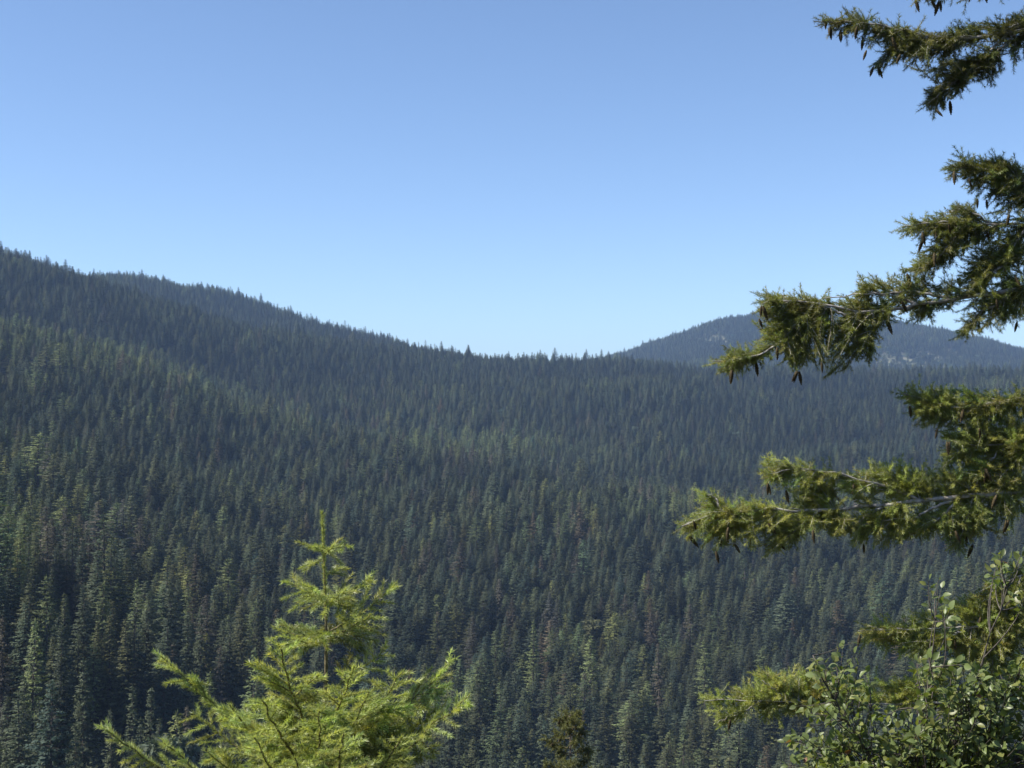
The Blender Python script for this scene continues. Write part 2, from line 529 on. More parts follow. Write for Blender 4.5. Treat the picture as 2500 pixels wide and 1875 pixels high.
# ------------------------------------------------------------------ forest trees: one mesh pair per kind
def conifer_proto(seed, H=26.0, Rb=3.6, base=0.12, power=1.0, droop=0.40, step=0.55, per=6.0, fill=1.0, blade=0.62,
                  ragged=0.30, round_top=0.0, tipup=0.45):
    """tapered trunk; boughs in loose whorls, each bough a drooping frond of narrow sprays"""
    rng = np.random.default_rng(seed)
    tr = Wood()
    zs = np.linspace(-0.8, H * 0.985, 12)
    wob = np.cumsum(rng.normal(0, 0.05, (12, 2)), 0)
    pts = np.c_[wob, zs]
    pts[0, :2] = pts[1, :2] = 0
    tr.tube(pts, np.linspace(0.30, 0.03, 12) * H / 26, 6)
    V = []
    z = H * base
    az0 = 0.0
    while z < H * 0.975:
        h = (z / H - base) / (1 - base)
        prof = (1 - h) ** power
        if round_top:
            prof = (1 - round_top) * prof + round_top * math.sqrt(max(0, 1 - (h * 1.0) ** 2.2)) * 0.9
        prof *= min(1.0, 0.6 + h * 3.0)
        nb = max(3, rng.poisson(per)) if h < 0.85 else 4
        az0 += 1.1
        for bi in range(nb):
            L = Rb * prof * rng.uniform(1 - ragged * 1.6, 1 + ragged * 0.7) + 0.25
            az = az0 + (bi + rng.normal(0, 0.28)) * 6.283 / nb
            o3 = np.array([math.cos(az), math.sin(az), 0])
            s3 = np.array([-math.sin(az), math.cos(az), 0])
            dr = droop * (1.15 - 1.7 * h) + rng.normal(0, 0.10)
            zz = z + rng.uniform(-0.5, 0.5) * step
            c0 = np.array([np.interp(zz, zs, pts[:, 0]), np.interp(zz, zs, pts[:, 1]), zz])
            n = max(6, int(L * 9.0 * fill))
            t = rng.uniform(0.12 if L > 1 else 0.0, 1.0, n) ** 0.8
            p = c0 + o3 * (L * t)[:, None]
            p[:, 2] += L * (0.10 * t - dr * t + tipup * dr * t ** 3)
            if L > 0.9:
                tr.sticks(c0[None], (c0 + o3 * L * 0.7 + np.array([0, 0, L * (0.07 - dr * 0.7 + tipup * dr * 0.34)]))[None], 0.035, 0.012)
            sg = np.where(rng.random(n) < 0.5, 1.0, -1.0)
            spread = rng.uniform(0.25, 0.95, n)
            dv = o3 * rng.uniform(0.45, 1.0, n)[:, None] + s3 * (sg * spread)[:, None]
            dv[:, 2] += -dr * 0.8 + rng.normal(-0.2, 0.32, n)
            dv = norm(dv)
            ln = blade * rng.uniform(0.6, 1.25, n) * (0.5 + 0.5 * min(1, L / 1.6)) * (1.12 - 0.45 * t)
            nr = rng.normal(0, 0.38, (n, 3)) + o3 * 0.45 + np.array([0, 0, 0.9])
            wv = norm(np.cross(dv, nr))
            wd = ln * rng.uniform(0.14, 0.24, n)
            dn = np.array([0, 0, -1.0]) * (ln * rng.uniform(0.05, 0.25, n))[:, None]
            V.append(np.stack([p - dv * (0.1 * ln)[:, None], p + dv * (ln * 0.45)[:, None] + wv * wd[:, None],
                               p + dv * ln[:, None] + dn * 0.6, p + dv * (ln * 0.45)[:, None] - wv * wd[:, None] + dn], 1))
        z += step * rng.uniform(0.8, 1.2) * (0.55 + 0.45 * (1 - h))
    top = np.array([pts[-1, 0], pts[-1, 1], H * 0.965])
    for q in range(14):
        dv = norm(np.array([rng.normal(0, 0.30), rng.normal(0, 0.30), 1.0]))
        wv = norm(np.cross(dv, rng.normal(0, 1, 3)))
        b0 = top - np.array([0, 0, 0.14 * q - 0.2])
        V.append(np.stack([b0, b0 + dv * 0.3 + wv * 0.07, b0 + dv * 0.7, b0 + dv * 0.3 - wv * 0.07], 0)[None])
    v = np.concatenate(V)
    f = np.arange(len(v) * 4).reshape(-1, 4)
    cm = mesh_np('crown', v.reshape(-1, 3), f, M_CROWN)
    tm = mesh_np('trunk', np.concatenate(tr.v), np.concatenate(tr.f), M_FTRUNK, smooth=True)
    return tm, cm


def broadleaf_proto(seed, H=15.0, Rb=3.2):
    rng = np.random.default_rng(seed)
    tr = Wood()
    zs = np.linspace(-0.6, H * 0.9, 9)
    pts = np.c_[np.cumsum(rng.normal(0, 0.12, (9, 2)), 0), zs]
    pts[0, :2] = pts[1, :2] = 0
    tr.tube(pts, np.linspace(0.2, 0.03, 9), 6)
    V = []
    for _ in range(46):
        h = rng.uniform(0.22, 0.97)
        rr = Rb * math.sqrt(max(0.02, 1 - ((h - 0.5) / 0.52) ** 2))
        az = rng.random() * 6.283
        c = np.array([math.cos(az) * rr * rng.uniform(0.25, 0.95), math.sin(az) * rr * rng.uniform(0.25, 0.95), H * h])
        s = np.array([0, 0, c[2] - rng.uniform(0.8, 2.2)])
        tr.tube(bezier(s, (s + c) / 2 + [0, 0, 0.3], c, 4), [0.06, 0.045, 0.03, 0.015], 4)
        n = 70
        q = rng.normal(0, 1, (n, 3))
        q = c + norm(q) * (rng.random(n) ** 0.5 * rng.uniform(0.7, 1.15))[:, None] * np.array([1.1, 1.1, 0.8])
        dv = norm(rng.normal(0, 1, (n, 3)))
        wv = norm(np.cross(dv, rng.normal(0, 1, (n, 3))))
        ln = rng.uniform(0.18, 0.34, n)[:, None]
        V.append(np.stack([q - dv * ln, q + wv * ln * 0.7, q + dv * ln, q - wv * ln * 0.7], 1))
    v = np.concatenate(V)
    cm = mesh_np('crown', v.reshape(-1, 3), np.arange(len(v) * 4).reshape(-1, 4), M_CROWN)
    tm = mesh_np('trunk', np.concatenate(tr.v), np.concatenate(tr.f), M_FTRUNK, smooth=True)
    return tm, cm


G_DARK, G_LARCH, G_BROWN, G_SAGE = (0.088, 0.104, 0.058), (0.150, 0.176, 0.072), (0.125, 0.108, 0.076), (0.12, 0.145, 0.095)
# kind: name, label core, mesh pair, nominal height, colour
KINDS = [
    ('fir_tree', 'dark green conical fir', conifer_proto(1), 26, G_DARK),
    ('fir_tree', 'dark green conical fir', conifer_proto(2, Rb=4.2, droop=0.48), 26, G_DARK),
    ('fir_tree', 'dark green conical fir', conifer_proto(3, Rb=3.3, power=0.9, droop=0.33), 26, G_DARK),
    ('fir_tree', 'dark green broad ragged fir', conifer_proto(4, Rb=4.4, power=0.85, ragged=0.5, per=5), 26, G_DARK),
    ('spire_tree', 'slim dark spire-shaped fir', conifer_proto(5, Rb=2.4, power=0.85, base=0.04, droop=0.55, per=6), 26, G_DARK),
    ('larch_tree', 'light green feathery larch', conifer_proto(6, Rb=3.3, power=0.8, base=0.15, droop=0.2, ragged=0.45, per=4.6, blade=0.52), 26, G_LARCH),
    ('larch_tree', 'light green feathery larch', conifer_proto(7, Rb=3.6, power=0.75, base=0.18, droop=0.12, ragged=0.5, per=4.6, round_top=0.35, blade=0.52), 26, G_LARCH),
    ('fading_fir_tree', 'grey-brown thinning fir', conifer_proto(8, Rb=3.6, base=0.12, fill=0.75, ragged=0.5, per=4.5, droop=0.4), 26, G_BROWN),
    ('broadleaf_tree', 'pale sage broadleaf tree', broadleaf_proto(9), 15, G_SAGE),
    ('pine_tree', 'sparse open pine', conifer_proto(10, Rb=2.6, base=0.35, fill=0.9, ragged=0.7, per=2.6, droop=0.05, round_top=0.4, step=0.7), 26, (0.055, 0.075, 0.036)),
]

rng = np.random.default_rng(77)
# jittered points on rings: even density over the wedge the picture can see
pts = []


def scatter(d0, d1, az0, az1, spacing):
    area = 0.5 * (az1 - az0) * (d1 * d1 - d0 * d0)
    n = int(area / (spacing * spacing))
    m = int(n * 1.5)
    d = np.sqrt(rng.uniform(d0 * d0, d1 * d1, m))
    az = rng.uniform(az0, az1, m)
    x, y = d * np.sin(az), d * np.cos(az)
    # thin out close neighbours with a coarse grid, one tree per cell
    cell = spacing * 0.62
    key = np.floor(x / cell).astype(np.int64) * 1000003 + np.floor(y / cell).astype(np.int64)
    _, first = np.unique(key, return_index=True)
    return np.c_[x[first], y[first]]


VA = math.atan(1250 / F)
pts.append(scatter(215, 420, -VA - 0.10, VA + 0.10, 6.9))
pts.append(scatter(420, 1000, -VA - 0.10, VA + 0.08, 7.1))
pts.append(scatter(1000, 2000, -VA - 0.08, VA + 0.06, 7.3))
pts.append(scatter(2000, 2750, -VA - 0.06, 0.10, 7.4))
pts.append(scatter(2700, 4000, -0.04, VA + 0.06, 7.6))
xy = np.concatenate(pts)
xy += rng.normal(0, 0.7, xy.shape)
gz_ = ground_z(xy[:, 0], xy[:, 1])
d_ = np.hypot(xy[:, 0], xy[:, 1])
az_ = np.arctan2(xy[:, 0], xy[:, 1])
px_, py_ = project(np.c_[xy, gz_ + canopy_h(d_)])


def blob(cx, cy, rx, ry):
    return np.exp(-((px_ - cx) / rx) ** 2 - ((py_ - cy) / ry) ** 2)


n1 = vnoise(xy[:, 0], xy[:, 1], 90, 21)
n2 = vnoise(xy[:, 0], xy[:, 1], 38, 22)
n3 = vnoise(xy[:, 0], xy[:, 1], 150, 23)
larch = 0.06 + 0.20 * np.clip(n1 + 0.5 * n2, 0, 1) + 0.16 * np.clip(relief(xy[:, 0], xy[:, 1]) / 8 - 0.2, 0, 1) + 0.7 * blob(1180, 1080, 150, 30) + 0.65 * blob(1440, 1560, 130, 60) \
    + 0.6 * blob(1720, 1540, 90, 60) + 0.75 * blob(60, 1300, 160, 60) + 0.45 * blob(350, 1430, 160, 60) + 0.5 * blob(1700, 1225, 200, 22) \
    + 0.35 * blob(250, 880, 250, 40) + 0.3 * blob(800, 950, 200, 30)
larch *= np.where(d_ < 2600, 1, 0.5)
brown = 0.05 + 0.12 * np.clip(n3 - 0.2, 0, 1) + 0.55 * blob(200, 1330, 110, 45) + 0.45 * blob(1200, 1530, 110, 50) + 0.4 * blob(1600, 1530, 90, 60) \
    + 0.3 * blob(1120, 1130, 60, 40)
brown *= np.where(d_ < 1500, 1, 0.35)
clr = clearing_at(xy[:, 0], xy[:, 1])
sage = np.where(d_ > 2600, 0.02 + 0.8 * clr, 0.006)
u = rng.random(len(xy))
kind = rng.choice([0, 0, 1, 1, 2, 2, 3, 4], len(xy))
sparse_ridge = (blob(900, 800, 230, 40) > 0.4) & (d_ > 1650)
kind = np.where(sparse_ridge & (rng.random(len(xy)) < 0.45), 9, kind)
kind = np.where(rng.random(len(xy)) < 0.04, 9, kind)
kind = np.where(u < larch, rng.choice([5, 5, 6], len(xy)), kind)
kind = np.where((u > 1 - brown), 7, kind)
kind = np.where(rng.random(len(xy)) < sage, 8, kind)
hgt = np.clip(rng.normal(25, 5.4, len(xy)), 11, 37) * (1 + 0.10 * n1 + 0.07 * n2)
hgt = np.where(rng.random(len(xy)) < 0.10, hgt * rng.uniform(0.45, 0.75, len(xy)), hgt)
hgt = hgt * np.interp(d_, [310, 500, 2600, 2700], [1.0, 0.68, 0.68, 0.62])
hgt = np.where(rng.random(len(xy)) < 0.06, hgt * rng.uniform(1.15, 1.4, len(xy)), hgt)
hgt = np.where(kind == 8, rng.uniform(8, 14, len(xy)), hgt)
keep = rng.random(len(xy)) > clr * 0.92
keep &= ~(sparse_ridge & (rng.random(len(xy)) < 0.35))
# a small opening in the stand with dark shade behind slim spires
keep &= ~((np.abs(px_ - 310) < 95) & (d_ < 318) & (d_ > 225))
# hidden behind a ridge: leave out
abin = np.clip(((az_ + 0.6) / 1.2 * 600).astype(int), 0, 599)
el_top = (gz_ + hgt) / d_
order = np.argsort(d_)
mx = np.full(600, -9.0)
vis = np.zeros(len(xy), bool)
gel = (gz_ + canopy_h(d_) * 0.65) / d_                          # canopy blocks the view
for q in order:
    bq = abin[q]
    vis[q] = el_top[q] > mx[bq] - 0.004
    if gel[q] > mx[bq] and keep[q]:
        mx[bq] = gel[q]
keep &= vis

# trees placed by hand from the photograph: (px of top, row of top, distance, kind, height, tint scale)
HAND = [
    (78, 1372, 268, 5, 27, 1.7), (205, 1590, 262, 0, 27, 1.25), (150, 1515, 276, 1, 30, 1.1), (322, 1662, 262, 4, 17, 1.35),
    (372, 1645, 268, 4, 18, 1.3), (270, 1722, 258, 4, 11, 1.2), (342, 1742, 254, 4, 9, 1.2), (388, 1742, 260, 4, 9, 1.1),
    (4, 1455, 262, 7, 30, 1.0), (115, 1395, 300, 6, 29, 1.0), (60, 1640, 246, 2, 22, 1.1), (100, 1700, 240, 1, 20, 1.15),
    (395, 1775, 236, 8, 13, 1.0), (250, 1410, 318, 6, 30, 1.0), (330, 1405, 335, 5, 30, 1.35), (262, 1455, 322, 5, 28, 1.35),
    (490, 1500, 330, 0, 30, 1.0), (540, 1540, 318, 7, 27, 0.8), (15, 1690, 236, 3, 20, 1.0), (185, 1760, 226, 2, 17, 1.0),
    (1440, 1500, 470, 6, 27, 1.7), (1720, 1490, 480, 6, 25, 1.4), (1300, 1490, 480, 5, 26, 1.4), (1610, 1500, 475, 7, 26, 1.1),
]
hx = []
for (tx, ty, td, k, hh, ts) in HAND:
    p = P(tx, ty, td)
    g = float(ground_z(p[0], p[1]))
    # stand it on the ground along its own ray so that the top meets its row
    for it in range(30):
        p = P(tx, ty, td)
        g = float(ground_z(p[0], p[1]))
        need = p[2] - g
        if need < hh * 0.8:
            td += 2.0 if need < hh * 0.8 else 0
            break
        break
    hx.append((p[0], p[1], g, max(7.0, min(34.0, p[2] - g)), k, ts))
hxa = np.array([[q[0], q[1]] for q in hx])
for q in hxa:
    keep &= np.hypot(xy[:, 0] - q[0], xy[:, 1] - q[1]) > 3.4

xy, gz_, d_, kind, hgt, n1, n2 = xy[keep], gz_[keep], d_[keep], kind[keep], hgt[keep], n1[keep], n2[keep]
px_, py_ = px_[keep], py_[keep]
nT = len(xy)
wide_rel = rng.uniform(0.82, 1.22, nT)
wide = wide_rel * np.interp(d_, [300, 480], [1.2, 1.9])
rot = rng.uniform(0, 6.283, nT)
basec = np.array([k[4] for k in KINDS])[kind]
hue = rng.normal(0, 1, nT)
rl = relief(xy[:, 0], xy[:, 1]) / 12.0          # tree tints painted lighter on lit spurs, darker in shaded hollows
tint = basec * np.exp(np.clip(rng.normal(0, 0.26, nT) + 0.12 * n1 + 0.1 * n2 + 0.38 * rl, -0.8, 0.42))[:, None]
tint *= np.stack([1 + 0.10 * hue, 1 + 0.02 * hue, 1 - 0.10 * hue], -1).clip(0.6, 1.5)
Hn = np.array([k[3] for k in KINDS], float)[kind]
# ground tilt never lifts a trunk: sink the foot a little
zf = gz_ - 0.3

# the largest ones that the frame shows are trees of their own
topx, topy = project(np.c_[xy, zf + hgt * 0.9])
inf = (topx > -15) & (topx < W0 + 15) & (topy < H0 - 25) & (topy > 0)
hide = ((topx > 560) & (topx < 1010) & (topy > 1560)) | ((topx > 2080) & (topy > 1480)) | ((topx > 2300) & (topy > 1350)) \
    | ((topx > 1950) & (topy > 1640))
score = np.where(inf & ~hide, hgt / d_, -1)
pick = np.argsort(-score)[:300 - len(HAND)]
single = np.zeros(nT, bool)
single[pick] = True

proto = {}


def place_tree(k, x, y, z, h, wdt, rz, tn, label):
    name, core, (tm, cm), H, _ = KINDS[k]
    o = empty(name, (x, y, z), rz)
    s = h / H
    o.scale = (s * wdt, s * wdt, s)
    t = link('trunk', tm, o)
    c = link('crown', cm, o)
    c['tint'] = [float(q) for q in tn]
    proto.setdefault(k, (t, c))
    tag(o, label, 'tree', 'conifers of the valley forest')
    return o


CORE = ['dark conical fir', 'dark drooping fir', 'dark narrow-boughed fir', 'ragged dark fir', 'slim spire fir', 'feathery green larch',
        'round-topped green larch', 'thinning brown fir', 'sage broadleaf tree', 'sparse open pine']
NEAR = ['fir', 'drooping fir', 'narrow fir', 'ragged fir', 'spire fir', 'feathery larch', 'round larch', 'brown fir', 'broadleaf tree', 'open pine']


def band_label(q, nb):
    k, h = int(kind[q]), hgt[q]
    fac = float(tint[q].mean() / np.mean(KINDS[k][4]))
    size = 'towering' if h > 27 else 'tall' if h > 21 else 'middling' if h > 15 else 'short'
    girth = 'broad' if wide_rel[q] > 1.1 else 'slender' if wide_rel[q] < 0.94 else ''
    tone = 'bright' if fac > 1.3 else 'light' if fac > 1.1 else 'dusky' if fac < 0.72 else 'dull' if fac < 0.9 else ''
    px, py = project(np.array([xy[q, 0], xy[q, 1], zf[q] + h]))
    if d_[q] < 290:
        where = 'in the valley front row'
    elif px < 700:
        where = 'behind the small opening' if d_[q] < 360 else 'upslope of the small opening'
    elif px < 1250:
        where = 'beyond the young fir'
    elif px < 1520:
        where = 'beyond the cone-laden treetop'
    else:
        where = 'beyond the leafy shrub'
    return ' '.join((size + ' ' + girth + ' ' + tone + ' ' + CORE[k] + ' beside a ' + NEAR[nb] + ' ' + where).split())


HLAB = [
    'bright light green larch standing out before dark shade in the front row', 'full grey-green fir with tiered boughs beside the dark opening',
    'very tall dark fir just behind the tiered grey-green fir', 'slim spire fir beside the tallest spire in the dark opening',
    'tallest slim spire fir in the dark opening', 'short slim spire at the foot of the paired spires',
    'tiny slim spire between the paired spires and the young fir', 'little spire just under the long bough tip of the young fir',
    'brown dying fir beside the bright light green larch', 'feathery larch directly behind the bright light green larch',
    'dark fir below the bright light green larch', 'dark fir crowded against the tiered grey-green fir',
    'pale sage broadleaf tree behind the lowest bough of the young fir', 'round-topped larch above the dark opening',
    'tall larch above the paired spires', 'slim feathery larch in front of the round-topped larch',
    'tall dark fir over the long left bough of the young fir', 'brown thinning fir beside the long left bough of the young fir',
    'broad ragged fir at the foot of the dying brown fir', 'dark fir at the foot of the tiered grey-green fir',
    'brightest yellow-green rounded larch in the mid-slope larch group', 'pale green rounded larch nearest the leafy shrub on the mid slope',
    'light green pointed larch beside the mid-slope larch group', 'grey-brown thinning fir between two pale larches on the mid slope',
]
for (x, y, g, h, k, ts), lb in zip(hx, HLAB):
    tn = np.array(KINDS[k][4]) * ts
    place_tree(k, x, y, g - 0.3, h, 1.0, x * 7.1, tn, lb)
for q in pick:
    dd = np.hypot(xy[pick, 0] - xy[q, 0], xy[pick, 1] - xy[q, 1])
    nb = int(kind[pick[np.argsort(dd)[1]]])
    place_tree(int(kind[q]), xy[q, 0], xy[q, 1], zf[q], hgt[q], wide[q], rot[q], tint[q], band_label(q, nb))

# all the rest of the wood: one object
rest = ~single
fm = bpy.data.meshes.new('forest')
rv = np.c_[xy, zf][rest].astype(np.float32)
fm.vertices.add(len(rv))
fm.vertices.foreach_set('co', rv.ravel())
for nm, tp, val, fld in (('kindex', 'INT', kind[rest].astype(np.int32), 'value'),
                         ('rotz', 'FLOAT', rot[rest].astype(np.float32), 'value'),
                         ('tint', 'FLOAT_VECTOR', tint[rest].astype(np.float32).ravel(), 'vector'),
                         ('size', 'FLOAT_VECTOR', np.stack([wide * hgt / Hn, wide * hgt / Hn, hgt / Hn], -1)[rest].astype(np.float32).ravel(), 'vector')):
    at = fm.attributes.new(nm, tp, 'POINT')
    at.data.foreach_set(fld, np.ascontiguousarray(val))
forest = link('forest', fm)
tag(forest, 'dense conifer forest covering the hills and the far slopes', 'forest', kind='stuff')
for k in range(len(KINDS)):                    # a kind without a single tree among the largest gives its first one
    if k not in proto:
        q = int(np.nonzero(kind == k)[0][np.argmin(d_[kind == k])])
        place_tree(k, xy[q, 0], xy[q, 1], zf[q], hgt[q], wide[q], rot[q], tint[q], band_label(q, 0))
ng = bpy.data.node_groups.new('forest', 'GeometryNodeTree')
ng.interface.new_socket('Geometry', in_out='INPUT', socket_type='NodeSocketGeometry')
ng.interface.new_socket('Geometry', in_out='OUTPUT', socket_type='NodeSocketGeometry')
gi, go = ng.nodes.new('NodeGroupInput'), ng.nodes.new('NodeGroupOutput')


def named(nm, tp):
    n = ng.nodes.new('GeometryNodeInputNamedAttribute')
    n.data_type = tp
    n.inputs['Name'].default_value = nm
    return n.outputs['Attribute']


nk, nr_, ns_ = named('kindex', 'INT'), named('rotz', 'FLOAT'), named('size', 'FLOAT_VECTOR')
cx = ng.nodes.new('ShaderNodeCombineXYZ')
ng.links.new(nr_, cx.inputs['Z'])
fj = ng.nodes.new('GeometryNodeJoinGeometry')
for k in range(len(KINDS)):
    jn = ng.nodes.new('GeometryNodeJoinGeometry')
    for ob in proto[k]:
        oi = ng.nodes.new('GeometryNodeObjectInfo')
        oi.inputs['Object'].default_value = ob
        ng.links.new(oi.outputs['Geometry'], jn.inputs[0])
    cmpn = ng.nodes.new('FunctionNodeCompare')
    cmpn.data_type = 'INT'
    cmpn.operation = 'EQUAL'
    ins = [s for s in cmpn.inputs if s.type == 'INT']
    ng.links.new(nk, ins[0])
    ins[1].default_value = k
    ip = ng.nodes.new('GeometryNodeInstanceOnPoints')
    ng.links.new(gi.outputs[0], ip.inputs['Points'])
    ng.links.new(cmpn.outputs['Result'], ip.inputs['Selection'])
    ng.links.new(jn.outputs[0], ip.inputs['Instance'])
    ng.links.new(cx.outputs[0], ip.inputs['Rotation'])
    ng.links.new(ns_, ip.inputs['Scale'])
    ng.links.new(ip.outputs[0], fj.inputs[0])
ng.links.new(fj.outputs[0], go.inputs[0])
md = forest.modifiers.new('trees', 'NODES')
md.node_group = ng
print('forest trees', nT, 'instanced', int(rest.sum()))

# ------------------------------------------------------------------ young fir in the foreground
class Spray:
    """shoots of one bough: woody sticks and the straight bits that carry needles"""
    def __init__(self, rng):
        self.rng = rng
        self.p0, self.p1, self.t = [], [], []
        self.wood = Wood()

    def shoot(self, pts, tint, bare=0.0):
        pts = np.asarray(pts, float)
        n = len(pts)
        for i_ in range(n - 1):
            if (i_ + 0.5) / (n - 1) < bare:
                continue
            self.p0.append(pts[i_])
            self.p1.append(pts[i_ + 1])
            self.t.append(tint)

    def arrays(self):
        return np.array(self.p0), np.array(self.p1), np.array(self.t)


def fir_bough(S, pts, rad, lat_len, tint, up, bare=0.25, gap=0.072, level=0, ang=50, droop=0.16, taper=0.6):
    """a bough with side shoots left and right in one loose plane"""
    rng = S.rng
    pts = np.asarray(pts, float)
    n = len(pts)
    seg = np.linalg.norm(np.diff(pts, axis=0), axis=1)
    s = np.r_[0, np.cumsum(seg)]
    Ltot = s[-1]
    S.wood.tube(pts, np.linspace(rad, max(0.0013, rad * 0.28), n), 6 if rad > 0.005 else 4)
    S.shoot(pts, tint * rng.uniform(0.9, 1.12), bare)
    q = max(0.12 * Ltot, 0.04) if level else 0.16 * Ltot
    side = 1
    while q < Ltot - 0.02:
        i_ = min(np.searchsorted(s, q) - 1, n - 2)
        i_ = max(i_, 0)
        f_ = (q - s[i_]) / max(seg[i_], 1e-6)
        p = pts[i_] * (1 - f_) + pts[i_ + 1] * f_
        d = norm(pts[i_ + 1] - pts[i_])
        t = q / Ltot
        L = lat_len * ((1 - t) ** taper * 0.85 + 0.15) * rng.uniform(0.7, 1.2)
        L = min(L, (Ltot - q) * 0.95 + 0.05)
        sv = norm(np.cross(d, up)) * side
        a_ = R(ang + rng.normal(0, 8))
        dv = d * math.cos(a_) + sv * math.sin(a_) + up * rng.normal(0.05, 0.22)
        dv = norm(dv)
        if L > 0.03:
            m = max(3, int(L / 0.045) + 1)
            u = np.linspace(0, 1, m)[:, None]
            e = p + dv * L * u + d * (0.16 * L) * u * u + np.array([0, 0, -droop * L]) * u * u
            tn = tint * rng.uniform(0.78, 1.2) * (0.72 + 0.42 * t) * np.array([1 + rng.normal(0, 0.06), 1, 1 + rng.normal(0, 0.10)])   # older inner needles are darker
            if L > 0.17 and level < 2:
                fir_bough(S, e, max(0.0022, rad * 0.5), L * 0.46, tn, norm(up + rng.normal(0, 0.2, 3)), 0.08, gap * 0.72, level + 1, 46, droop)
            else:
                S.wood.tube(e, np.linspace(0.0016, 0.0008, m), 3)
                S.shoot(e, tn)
        side = -side
        q += gap * rng.uniform(0.35, 1.0) * (0.8 if side > 0 else 0.5)


def finish(S, thing, off, wood_mat, needle_mat, name='branch', **kw):
    b = S.wood.build(name, wood_mat, thing, off)
    p0, p1, t = S.arrays()
    m = needle_mesh('needles', p0, p1, t, S.rng, needle_mat, off=off, **kw)
    nd = link('needles', m, b)
    nd['kind'] = 'stuff'
    return b


D_FIR = 7.0
C_FIR = np.array([0.430, 0.485, 0.185])
stem_px = [(787, 1252), (788, 1300), (790, 1360), (794, 1440), (797, 1540), (798, 1620), (794, 1700), (790, 1800), (788, 1900)]
stem = np.array([P(x, y, D_FIR) for x, y in stem_px])[::-1]
fx, fy = stem[0, 0], D_FIR
fz = float(ground_z(fx, fy))
fir_base = np.array([fx, fy, fz])
young = empty('young_fir', fir_base)
tag(young, 'bright yellow-green young fir with upright leader and spreading boughs', 'tree')
full = np.concatenate([[[fx + 0.02, fy, fz - 0.12], [fx + 0.01, fy, fz + 0.6], [fx, fy, fz + 1.2]], stem])
tw = Wood()
tw.tube(resample(full, 30), np.linspace(0.036, 0.0022, 30), 8)
trunk_y = tw.build('trunk', M_TWIG, young, fir_base)
rngF = np.random.default_rng(501)
# needles on the leader belong to the stem
S = Spray(rngF)
up_pts = resample(stem[-6:], 22)
S.shoot(up_pts[6:], C_FIR * 0.95)
p0, p1, t = S.arrays()
ld = link('needles', needle_mesh('needles', p0, p1, t, rngF, M_FIR, off=fir_base, dens=2200, nl=0.032, wd=0.0032, spread=(28, 60)), trunk_y)
ld['kind'] = 'stuff'


def on_stem(row):
    ys = np.array([q[1] for q in stem_px], float)
    return P(np.interp(row, ys, [q[0] for q in stem_px]), row, D_FIR)


# (row where it leaves the stem, tip px, tip row, tip depth offset, sag of the middle, lateral length, tint)
BOUGHS = [
    (1345, 748, 1332, -0.05, 0.0, 0.09, 1.0), (1345, 842, 1322, 0.02, 0.0, 0.10, 1.05), (1365, 752, 1375, 0.10, 0.0, 0.08, 0.95),
    (1352, 815, 1330, -0.14, 0.0, 0.08, 1.05), (1400, 838, 1385, 0.12, 0.02, 0.07, 0.9),
    (1465, 703, 1420, 0.05, 0.03, 0.16, 1.0), (1470, 905, 1410, -0.05, 0.03, 0.17, 1.05), (1460, 760, 1432, -0.25, 0.02, 0.13, 1.1),
    (1465, 845, 1440, -0.30, 0.02, 0.14, 1.05), (1470, 830, 1440, 0.30, 0.02, 0.13, 0.8), (1475, 745, 1455, 0.28, 0.02, 0.13, 0.8),
    (1545, 968, 1424, 0.02, 0.05, 0.15, 1.0), (1560, 668, 1530, 0.00, 0.05, 0.18, 1.0), (1550, 905, 1500, -0.32, 0.05, 0.17, 0.9),
    (1560, 715, 1560, -0.28, 0.06, 0.16, 1.0), (1555, 880, 1520, 0.30, 0.05, 0.16, 0.75), (1565, 740, 1545, 0.32, 0.06, 0.16, 0.75),
    (1690, 945, 1580, 0.10, 0.06, 0.16, 0.95),
    (1835, 680, 1572, -0.95, 0.10, 0.30, 1.12), (1790, 865, 1625, -0.50, 0.08, 0.20, 1.1), (1830, 394, 1602, -0.25, 0.16, 0.24, 1.05),
    (1830, 1102, 1612, -0.10, 0.14, 0.27, 1.08), (1870, 1144, 1700, -0.30, 0.14, 0.24, 1.05),
    (1820, 985, 1640, -0.55, 0.10, 0.24, 1.1), (1850, 900, 1690, -0.80, 0.08, 0.24, 1.0),
    (1900, 560, 1720, -0.75, 0.12, 0.25, 1.08), (1900, 470, 1740, 0.10, 0.12, 0.22, 0.9), (1900, 640, 1710, -1.05, 0.06, 0.22, 1.1),
    (1960, 246, 1772, -0.45, 0.18, 0.22, 1.08), (1980, 400, 1815, -0.75, 0.14, 0.20, 1.05), (1960, 780, 1735, -1.0, 0.05, 0.24, 1.1),
    (1940, 1060, 1760, -0.55, 0.12, 0.24, 0.95), (1990, 980, 1800, -0.95, 0.08, 0.22, 0.95), (1990, 620, 1800, -1.1, 0.08, 0.24, 1.05),
    (2000, 840, 1790, -1.15, 0.04, 0.24, 1.1), (1990, 500, 1830, -0.3, 0.12, 0.22, 0.9),
    (2050, 720, 1850, -1.2, 0.04, 0.24, 1.0), (2080, 900, 1860, -1.2, 0.06, 0.24, 1.0),
]
